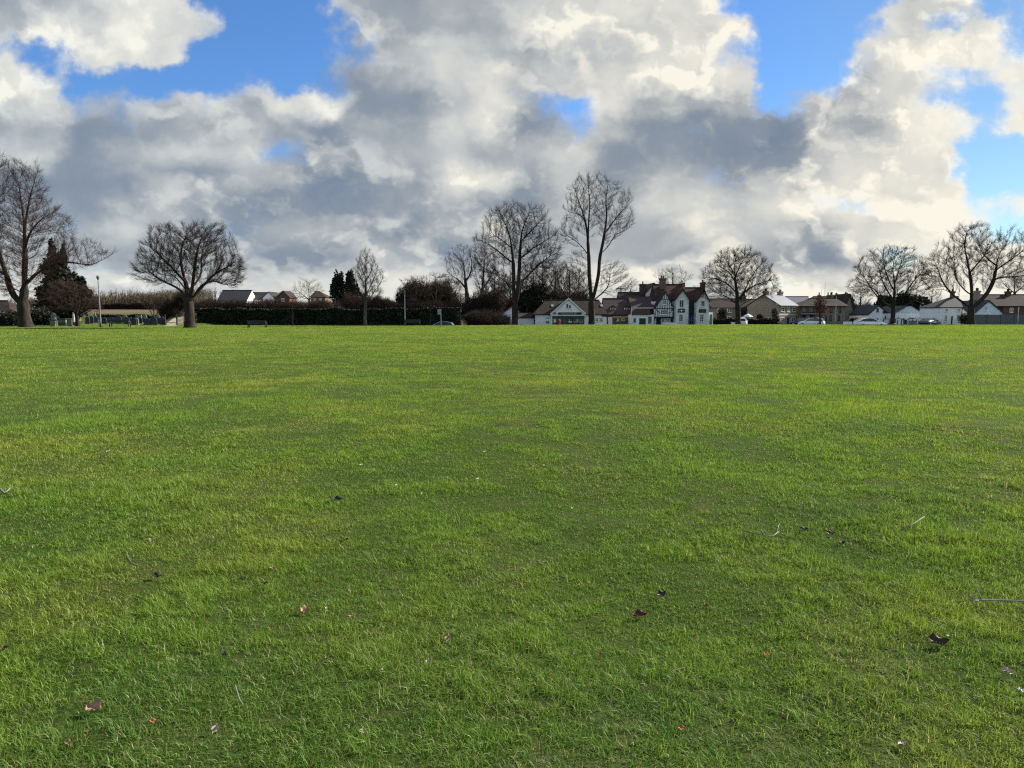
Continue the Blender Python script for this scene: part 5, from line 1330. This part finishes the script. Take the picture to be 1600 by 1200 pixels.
# ------------------------------------------------------------------ poles and signs
def pole(name, label, px, py_top, Y, r, m, cat, head=None, group=None):
    p = at(px, 505, Y); g = H(p.x, p.y); zt = Z(py_top, Y)
    t_ = thing(name, (p.x, p.y, g), label, cat, group)
    MB().lathe((p.x, p.y, g-.1), [(r*1.5, 0), (r*1.5, 1.2), (r*1.1, 1.3), (r*.65, zt-g+.1)], 10).build('column', m, t_, smooth=True)
    if head == 'lantern':
        MB().lathe((p.x, p.y, zt-.02), [(.05, 0), (.13, .08), (.17, .30), (.20, .33), (.10, .45), (.03, .52)], 10).build('lantern', GREYM, t_)
        MB().box(p.x-.05, p.x+.05, p.y-r*1.5-.012, p.y-r*1.5+.02, g+.45, g+.95).build('access_door', GREYM, t_)
    return t_
pole('street_lamp', 'tall plain grey lamp column between weeping tree and round-headed tree', 157, 437, 84, .075, GREYM, 'street lamp', 'lantern')
pole('street_lamp', 'pale lamp column with a small lantern beside the bench and hedge', 633, 459, 97, .075, PALEM, 'street lamp', 'lantern')
pole('street_lamp', 'slender white column before the hipped grey house', 1305, 462, 114, .06, PALEM, 'street lamp', 'lantern')
pole('marker_post', 'slim pale post before the grey fence at the right edge', 1590, 480, 104, .045, PALEM, 'post')
t_ = pole('telegraph_pole', 'dark telegraph pole behind the tiled cottages', 969.5, 447, 150, .16, TIMB, 'pole')
p = at(969.5, 451, 150); MB().box(p.x-.9, p.x+.9, p.y-.06, p.y+.06, p.z-.08, p.z+.08).build('crossarm', TIMB, t_)
p = at(689, 505, 102); g = H(p.x, p.y); t_ = thing('road_sign', (p.x, p.y, g), 'pale square road sign on a post above the silver car roof', 'sign')
MB().tube([(p.x, p.y, g-.1), (p.x, p.y, Z(483, 102))], .045, 8).build('post', PALEM, t_)
x0, x1, z0, z1 = rect(683.8, 689.2, 483, 491.4, 101.9); pl = MB().box(x0, x1, 101.85, 101.88, z0, z1).build('plate', PALEM, t_)
MB().box(x0+.06, x1-.06, 101.835, 101.851, z0+.34, z0+.38).build('dividing_line', GREYM, pl)
p = at(288, 505, 93); g = H(p.x, p.y); t_ = thing('notice', (p.x, p.y, g), 'white upright notice beside the round-headed tree trunk', 'sign')
MB().tube([(p.x, p.y, g-.1), (p.x, p.y, Z(495.5, 93))], .035, 6).build('post', GREYM, t_); x0, x1, z0, z1 = rect(287, 289, 495, 502.2, 92.9); MB().box(x0, x1, 92.9, 92.93, z0, z1).build('plate', WFR, t_)
for px, lab in ((258.2, 'dark iron gate post at the left of the cemetery path'), (276.4, 'dark iron gate post right of the cemetery path')):
    p = at(px, 505, 95); g = H(p.x, p.y); t_ = thing('gate_post', (p.x, p.y, g), lab, 'post', 'cemetery path gate posts')
    MB().box(p.x-.06, p.x+.06, p.y-.06, p.y+.06, g-.1, Z(493.5, 95)).build('shaft', IRON, t_); MB().lathe((p.x, p.y, Z(493.5, 95)), [(.05, 0), (.09, .06), (.07, .13), (.01, .18)], 8).build('finial', IRON, t_)
p0, p1 = at(277.5, 505, 97), at(290.5, 505, 112); t_ = thing('paling_fence', (p0.x, p0.y, H(p0.x, p0.y)), 'weathered grey paling fence beside the cemetery path', 'fence')
n = 26; g0, g1 = H(p0.x, p0.y), H(p1.x, p1.y)
for i in range(n):
    q = i/(n-1); x, y, g = p0.x+(p1.x-p0.x)*q, p0.y+(p1.y-p0.y)*q, g0+(g1-g0)*q; MB().box(x-.05, x+.05, y-.02, y+.02, g-.1, g+1.05).build('pale', STONEG, t_)
for hh in (.3, .85): MB().tube([(p0.x, p0.y+.05, g0+hh), (p1.x, p1.y+.05, g1+hh)], .035, 5).build('rail', STONEG, t_)
# tree guard, parasol, bins, small walls
p = at(1394, 505, 116); g = H(p.x, p.y); t_ = thing('tree_guard', (p.x, p.y, g), 'low timber rail guard round the trunk before the pale blue house', 'tree guard')
for a in (-1, 1):
    for b in (-1, 1): MB().box(p.x+a*1.0-.05, p.x+a*1.0+.05, p.y+b*.9-.05, p.y+b*.9+.05, g-.1, g+1.3).build('post', WOODD, t_)
for b in (-1, 1): MB().box(p.x-1.05, p.x+1.05, p.y+b*.9-.04, p.y+b*.9+.04, g+1.30, g+1.40).build('rail', WOODD, t_)
for a in (-1, 1): MB().box(p.x+a*1.0-.04, p.x+a*1.0+.04, p.y-.86, p.y+.86, g+1.30, g+1.40).build('rail', WOODD, t_)
MB().lathe((p.x, p.y, g-.05), [(.9, 0), (.8, .35), (.6, .6), (.4, .72)], 14).build('soil_mound', mat('bare_soil', (.055, .032, .022), (.04, .025, .018), scale=6), t_)
p = at(1168, 505, 133); g = H(p.x, p.y); t_ = thing('garden_parasol', (p.x, p.y, g), 'open white parasol behind the hedge under the spreading tree', 'parasol')
z0, z1 = Z(495.2, 133), Z(490.2, 133); MB().tube([(p.x, p.y, g), (p.x, p.y, z1)], .03, 6).build('pole', GREYM, t_); MB().lathe((p.x, p.y, z0), [(.98, 0), (.97, .06), (.55, (z1-z0)*.6), (.05, z1-z0), (.02, z1-z0+.12)], 8).build('canopy', mat('pale_canvas', (.60, .70, .74), (.55, .66, .70), scale=2, rough=.9), t_)
def rotbox(name, label, px, Y, w, hgt, d, m, cat, parts):
    p = at(px, 505, Y); g = H(p.x, p.y); t_ = thing(name, (p.x, p.y, g), label, cat); parts(t_, p, g, w, hgt, d, m)
def bin_(t_, p, g, w, hgt, d, m):
    MB().prism([(p.x-w*.42, g+.06), (p.x+w*.42, g+.06), (p.x+w/2, g+hgt), (p.x-w/2, g+hgt)], p.y-d/2, p.y+d/2).build('body', m, t_)
    MB().prism([(p.x-w*.54, g+hgt+.003), (p.x+w*.54, g+hgt+.003), (p.x+w*.5, g+hgt+.07), (p.x-w*.5, g+hgt+.07)], p.y-d*.56, p.y+d*.56).build('lid', m, t_)
    for s_ in (-1, 1): MB().tube([(p.x+s_*w*.36, p.y+d*.4, g+.1), (p.x+s_*w*.44, p.y+d*.4, g+.1)], .1, 10).build('wheel', TYRE, t_)
rotbox('wheelie_bin', 'dark green wheelie bin against the pale blue house', 1415, 131, .6, 1.05, .65, DGRN, 'bin', bin_)
rotbox('wheelie_bin', 'dark green wheelie bin left of the large white car', 1331.5, 127, .62, 1.15, .7, DGRN, 'bin', bin_)
p0, p1 = at(1419, 505, 129), at(1432, 505, 129); g = H(p0.x, p0.y); t_ = thing('railing', (p0.x, p0.y, g), 'low black railing before the pale blue house', 'railing')
for hh in (.35, .9): MB().box(p0.x, p1.x, 128.97, 129.03, g+hh-.04, g+hh+.04).build('rail', IRON, t_)
for i in range(9): x = p0.x+(p1.x-p0.x)*i/8; MB().box(x-.03, x+.03, 128.94, 129.06, g-.1, g+(1.25 if i % 4 == 0 else .88)).build('post', IRON, t_)
for px, lab in ((1402, 'short dark bollard just right of the guarded trunk'), (1417.8, 'short pale bollard beside the black railing')):
    p = at(px, 505, 126); g = H(p.x, p.y); t_ = thing('bollard', (p.x, p.y, g), lab, 'bollard'); m_ = IRON if px < 1410 else PALEM
    MB().lathe((p.x, p.y, g-.05), [(.1, 0), (.1, .95), (.07, 1.02)], 10).build('post', m_, t_); MB().lathe((p.x, p.y, g+.97), [(.09, 0), (.11, .05), (.06, .12)], 10).build('cap', m_, t_)
p = at(1326, 505, 119); g = H(p.x, p.y); t_ = thing('garden_wall', (p.x, p.y, g), 'low white garden wall left of the large white car', 'wall')
x0, x1 = X(1319, 119), X(1332, 119); MB().box(x0, x1, 119, 119.25, g-.1, g+.85).build('wall', WHITE, t_); MB().box(x0-.04, x1+.04, 118.95, 119.3, g+.853, g+.92).build('coping', PALEM, t_)
p = at(1145.5, 505, 118); g = H(p.x, p.y); t_ = thing('planter', (p.x, p.y, g), 'small white rounded planter left of the spreading tree trunk', 'planter')
MB().lathe((p.x, p.y, g), [(.22, 0), (.32, .35), (.34, .75), (.36, .80)], 12).build('pot', WFR, t_); q_ = NPM(); q_.add(*leaf_quads(np.random.default_rng(3), np.array([[p.x, p.y, g+.82]])+np.random.default_rng(4).normal(0, .12, (160, 3))*np.array([1, 1, .5]), .07)); q_.build('plant', LEAFD, t_, smooth=False)
# ------------------------------------------------------------------ cemetery
GRAN = mat('dark_granite', (.017, .019, .027), (.026, .028, .036), scale=4, rough=.45, spec=.4)
LSTN = mat('pale_limestone', (.17, .178, .165), (.13, .137, .125), scale=4, rough=.95); LICH = mat('lichened_stone', (.13, .155, .06), (.16, .17, .11), scale=4, rough=.95); MARB = mat('white_marble', (.36, .375, .33), (.30, .315, .27), scale=4, rough=.6)
def stone(name, label, px, Y, w, hgt, kind, m, group=None, tilt=0.0):
    p = at(px, 505, Y); g = H(p.x, p.y); t_ = thing(name, (0, 0, 0), label, 'headstone' if name == 'headstone' else 'memorial', group)
    MB().box(-w*.62, w*.62, -.16, .16, -.1, .12).build('plinth', LSTN if m is not GRAN else GRAN, t_)
    if kind == 'round': o = [(-w/2, .123), (w/2, .123)]+[(w/2*math.cos(a), hgt-w/2+w/2*math.sin(a)) for a in np.linspace(0, PI, 9)]
    elif kind == 'ogee': o = [(-w/2, .123), (w/2, .123), (w/2, hgt-.22), (w*.38, hgt-.16), (w*.25, hgt-.05), (0, hgt), (-w*.25, hgt-.05), (-w*.38, hgt-.16), (-w/2, hgt-.22)]
    elif kind == 'cross': a = w*.16; o = [(-a, .123), (a, .123), (a, hgt*.62), (w/2, hgt*.62), (w/2, hgt*.62+2*a), (a, hgt*.62+2*a), (a, hgt), (-a, hgt), (-a, hgt*.62+2*a), (-w/2, hgt*.62+2*a), (-w/2, hgt*.62), (-a, hgt*.62)]
    else: o = [(-w/2, .123), (w/2, .123), (w/2, hgt), (-w/2, hgt)]
    MB().prism(o, -.06, .06).build('slab', m, t_)
    t_.location = (p.x, p.y, g); t_.rotation_euler = (tilt, tilt*.5, 0); return t_
rs = random.Random(9)
for i, px in enumerate((137,143,149.5,163,168,174,180,186,192,198,204,209,214,220,225,230,235,240,245,249,253,256.5)):
    stone('headstone', 'dark upright headstone in the cemetery rows left of the round-headed tree', px+rs.uniform(-1, 1), 97+rs.uniform(0, 13), rs.uniform(.55, .95), rs.uniform(.75, 1.15), rs.choice(('round', 'ogee', 'square', 'round')), GRAN, 'dark headstones in the cemetery', rs.uniform(-.05, .05))
for px, Y, w_, h_, k_, m_, lab in ((217, 108, .9, 1.25, 'square', LSTN, 'pale grey square headstone standing above the dark rows'), (213.5, 98, .5, 1.0, 'ogee', LICH, 'yellow green lichened headstone among the dark rows'), (195, 116, .9, 1.1, 'round', LICH, 'round-topped lichened headstone behind the bench'), (244, 104, .9, .7, 'square', LSTN, 'low grey headstone at the right end of the rows'), (108.7, 90, .62, 1.0, 'square', LSTN, 'plain grey headstone left of the weeping tree'), (117.5, 93, .7, .45, 'round', LSTN, 'low small grey headstone beside the weeping tree trunk'), (149, 110, .6, 1.5, 'cross', LSTN, 'pale stone cross just left of the grey lamp column'), (226, 112, .8, 1.2, 'round', LICH, 'round lichened headstone right of the tallest pale one'), (246, 114, .9, 1.2, 'ogee', LSTN, 'shaped pale headstone behind the rows by the small dark tree')):
    stone('headstone', lab, px, Y, w_, h_, k_, m_)
p = at(84.5, 505, 88); g = H(p.x, p.y); t_ = thing('memorial', (p.x, p.y, g), 'pale domed memorial pillar left of the weeping tree', 'memorial')
MB().box(p.x-.30, p.x+.30, p.y-.30, p.y+.30, g-.1, g+.72).build('pedestal', LICH, t_); MB().box(p.x-.36, p.x+.36, p.y-.36, p.y+.36, g+.723, g+.80).build('ledge', GRAN, t_); MB().lathe((p.x, p.y, g+.803), [(.28, 0), (.28, .5), (.24, .7), (.12, .85), (.02, .9)], 12).build('dome', LSTN, t_)
p = at(115.7, 505, 94); g = H(p.x, p.y); t_ = thing('memorial', (p.x, p.y, g), 'slender white marble memorial on a cream base, beside the weeping tree', 'memorial')
MB().box(p.x-.26, p.x+.26, p.y-.26, p.y+.26, g-.1, g+.55).build('base', LICH, t_); MB().lathe((p.x, p.y, g+.553), [(.24, 0), (.20, .12), (.15, .5), (.17, .8), (.13, 1.0), (.14, 1.15), (.03, 1.3)], 10).build('figure', MARB, t_)
p = at(98, 505, 92); g = H(p.x, p.y); t_ = thing('chest_tomb', (p.x, p.y, g), 'grey flat-topped chest tomb with a mossy side, between pillar and grey headstone', 'tomb')
MB().box(p.x-.62, p.x+.62, p.y-.4, p.y+.4, g-.1, g+.45).build('chest', GRAN, t_); MB().box(p.x-.66, p.x+.66, p.y-.44, p.y+.44, g+.453, g+.82).build('mossy_panel', LICH, t_); MB().box(p.x-.72, p.x+.72, p.y-.5, p.y+.5, g+.823, g+1.0).build('top_slab', GRAN, t_)
# ------------------------------------------------------------------ leaves and twigs on the grass
def onground(px, py, lift=.03):
    q = (600.0-py)/F; k = (q*CP-SP)/(CP+q*SP); Y = (EYE-lift)/(-k)
    for _ in range(4):
        p = at(px, py, Y); Y = (EYE-lift-H(p.x, Y))/(-k)
    return at(px, py, Y)
LT = mat('leaf_tan', (.27, .17, .105), (.20, .12, .075), scale=40, rough=.7); LP = mat('leaf_pale', (.36, .29, .215), (.27, .21, .155), scale=40, rough=.7); LB = mat('leaf_dark_brown', (.050, .024, .018), (.030, .016, .012), scale=40, rough=.6)
LR = mat('leaf_dark_red', (.075, .010, .010), (.045, .008, .008), scale=40, rough=.5); LO = mat('leaf_orange_brown', (.32, .13, .05), (.22, .09, .04), scale=40, rough=.7); LK = mat('leaf_black', (.010, .009, .009), (.018, .015, .013), scale=40, rough=.6); LWH = mat('fleck_white', (.62, .62, .60), (.52, .52, .50), scale=40, rough=.7)
def leaf(label, px, py, wpx, m, seed, tilt=.5, asp=1.5, curl=.5, fold=.5, lift=.022, name='fallen_leaf', cat='leaf', group=None, lobes=0):
    rg = np.random.default_rng(seed); p = onground(px, py, lift); s = wpx*p.y/F
    nu, nv_ = 11, 9; u = np.linspace(0, 1, nu); v = np.linspace(-1, 1, nv_); UU_, VV_ = np.meshgrid(u, v, indexing='ij')
    wd = np.sin(PI*np.clip(UU_, .02, .99)**.8)**.75*.5/asp*(1+lobes*.35*np.sin(UU_*PI*6))
    x = (UU_-.5); y = VV_*wd*1.0; z = fold*np.abs(y)*.9+curl*(x*x-.05)+.03*rg.normal(size=x.shape)*np.sin(PI*UU_)
    z = z+.10*np.sin(UU_*9+VV_*4+seed)*np.abs(VV_); y = y*(1+.22*np.sin(UU_*23+seed)*np.sign(VV_)*(np.abs(VV_) > .9)); pts = np.stack([x, y, z], -1).reshape(-1, 3)*s
    a = rg.uniform(-.5, .5)+(PI/2 if tilt > .9 else 0); ca, sa = math.cos(a), math.sin(a)
    pts = pts@np.array([[ca, sa, 0], [-sa, ca, 0], [0, 0, 1]])
    ct, st_ = math.cos(tilt*.55), math.sin(tilt*.55); pts = pts@np.array([[1, 0, 0], [0, ct, st_], [0, -st_, ct]])
    i, j = np.meshgrid(np.arange(nu-1), np.arange(nv_-1), indexing='ij'); f = np.stack([i*nv_+j, (i+1)*nv_+j, (i+1)*nv_+j+1, i*nv_+j+1], -1).reshape(-1, 4)
    t_ = thing(name, (0, 0, 0), label, cat, group or 'dead leaves scattered on the grass')
    mesh_np('blade', pts, f, m, t_, smooth=True)
    if wpx > 9:
        e = pts.reshape(nu, nv_, 3)[0, nv_//2]; e2 = e*1.45; MB().tube([tuple(e), tuple((e+e2)/2+np.array([0, 0, s*.04])), tuple(e2)], s*.018, 5).build('stalk', m, t_)
    t_.location = p; return t_
for k, (lab, px, py, w_, m_, kw) in enumerate((
  ('largest curled tan leaf, low in the left corner of the grass', 148, 1107, 25, LT, dict(tilt=.55, asp=1.15, curl=.4, fold=.9)),
  ('pale pink leaf standing edge up, lower left of centre', 336, 1138, 16, LP, dict(tilt=1.0, asp=1.6)),
  ('small tan leaf below the largest curled leaf', 106, 1160, 12, LT, dict(tilt=.9, asp=1.3)),
  ('half buried russet leaf between the largest leaf and the pale pink one', 240, 1127, 14, LO, dict(tilt=.3)),
  ('crumpled orange tan leaf on the middle left grass', 477, 953, 16, LT, dict(tilt=.6, asp=1.1, curl=.9)),
  ('small tan leaf above the crumpled orange tan one', 427, 888, 11, LT, dict(tilt=.4)),
  ('dark brown red leaf sunk in the grass, left of centre', 350, 1023, 13, LB, dict(tilt=.4)),
  ('small grey tan leaf right of the crumpled orange tan one', 550, 962, 11, LT, dict(tilt=.5)),
  ('upright narrow tan leaf near the centre foreground', 699, 996, 15, LT, dict(tilt=1.1, asp=2.0)),
  ('short tan leaf below left of the upright narrow one', 668, 1032, 11, LP, dict(tilt=1.0, asp=1.9)),
  ('small pale leaf below the centre foreground', 567, 1143, 12, LP, dict(tilt=.4)),
  ('small upright tan leaf just right of the picture centre', 894, 1022, 11, LT, dict(tilt=1.0, asp=1.9)),
  ('thin tan leaf left of the small upright one', 803, 1030, 9, LT, dict(tilt=1.0, asp=2.2)),
  ('dark red leaf lying right of the centre foreground', 1000, 961, 25, LR, dict(tilt=.45, asp=2.0, fold=.8)),
  ('dark brown leaf standing up behind the dark red one', 1034, 928, 17, LK, dict(tilt=.9, asp=1.6)),
  ('curled dark brown leaf in the right foreground', 1465, 1003, 30, LB, dict(tilt=.8, asp=1.7, curl=1.0, fold=.9)),
  ('folded pinkish tan leaf near the right edge', 1574, 1051, 17, LP, dict(tilt=.5, asp=1.2, fold=1.0)),
  ('white leaf cut by the right edge', 1597, 1079, 13, LWH, dict(tilt=.4, asp=2.0)),
  ('long pale leaf in the bottom right foreground', 1410, 1160, 22, LP, dict(tilt=.5, asp=2.4)),
  ('orange leaf low right of centre', 1066, 1138, 13, LO, dict(tilt=.5)),
  ('small orange brown leaf right of the dark red one', 1198, 1022, 11, LO, dict(tilt=.5)),
  ('small brown red leaf between the dark red leaf and the curled brown one', 1101, 946, 10, LB, dict(tilt=.4)),
  ('black crumpled leaf on the middle left of the grass', 246, 900, 15, LK, dict(tilt=.5, curl=.9, lobes=1)),
  ('small black leaf right of the black crumpled one', 379, 905, 11, LK, dict(tilt=.5, lobes=1)),
  ('dark narrow leaf with pale edge under the small tan leaf', 414, 911, 11, LB, dict(tilt=.7, asp=2.0)),
  ('pale buff leaf high on the left grass', 238, 843, 10, LP, dict(tilt=.8, asp=1.8)),
  ('black ragged leaf lying alone left of the picture centre', 527, 780, 17, LK, dict(tilt=.5, lobes=1, curl=.9)),
  ('dark leaf with a pale rim right of the forked twig', 1298, 833, 13, LK, dict(tilt=.6, lobes=1)),
  ('dark shrivelled leaf between the forked twig and the rimmed leaf', 1256, 827, 13, LB, dict(tilt=.5, lobes=1)),
  ('dark slanting leaf below the rimmed leaf', 1316, 848, 12, LK, dict(tilt=.5, asp=2.0)),
  ('flat dark leaf just left of the centre, middle distance', 540, 843, 11, LB, dict(tilt=.4, asp=2.0)),
  ('brown leaf sunk beside the left edge', 7, 1013, 14, LB, dict(tilt=.4)))):
    leaf(lab, px, py, w_, m_, 200+k, **kw)
for k, (px, py, w_) in enumerate(((747,748,7),(757,706,5),(564,726,6),(620,758,7),(659,771,5),(598,1046,6),(510,950,6),(1481,993,7),(168,705,6),(534,627,4),(850,727,5),(1020,703,5),(894,794,5))):
    leaf('tiny white fleck lying in the grass', px, py, w_*.7, LWH, 300+k, tilt=.5, name='white_fleck', cat='litter', group='white flecks in the grass', asp=1.2)
TWG = mat('weathered_twig', (.20, .19, .175), (.14, .132, .12), scale=30, rough=.9); TWD = mat('dark_twig', (.10, .085, .07), (.06, .05, .04), scale=30, rough=.9)
def twig(label, lines, r, m, lift=.042):
    o_ = onground(*lines[0][0][:2], lift); t_ = thing('fallen_twig', o_, label, 'twig', 'twigs lying on the grass')
    for k, ln in enumerate(lines):
        pts = []
        for q in ln:
            p = onground(q[0], q[1], lift); pts.append((p.x, p.y, p.z+(q[2] if len(q) > 2 else 0)))
        MB().tube(pts, list(np.linspace(r, r*.5, len(pts))*(1 if k == 0 else .7)), 6).build('stem' if k == 0 else 'side_shoot', m, t_, smooth=True)
twig('forked grey twig lying on the right middle grass', [[(1163,829),(1178,833),(1195,837),(1209,837),(1216,833,.01)], [(1213,835),(1215,831,.02),(1217,828,.04)], [(1195,837),(1188,833,.03)]], .006, TWG)
twig('long pale straight twig reaching in from the right edge', [[(1512,937,.02),(1530,938),(1560,938),(1600,939),(1630,940)], [(1524,938),(1518,935,.03),(1511,934,.05)], [(1534,938),(1525,933,.05)], [(1530,938),(1516,941,.01)]], .005, TWG)
twig('thin dark twig on the left grass, above the black leaf', [[(198,875,.02),(205,880),(216,884)]], .006, TWD)
twig('slender pale stem slanting in the grass at the right', [[(1408,828),(1425,824,.02),(1444,818,.05)]], .005, TWG)
twig('short pale stick at the left edge', [[(0,768,.02),(8,771),(16,768,.03)]], .012, TWG)
twig('faint thin twig low left of centre', [[(368,1083,.03),(374,1092),(380,1101)]], .003, TWG)
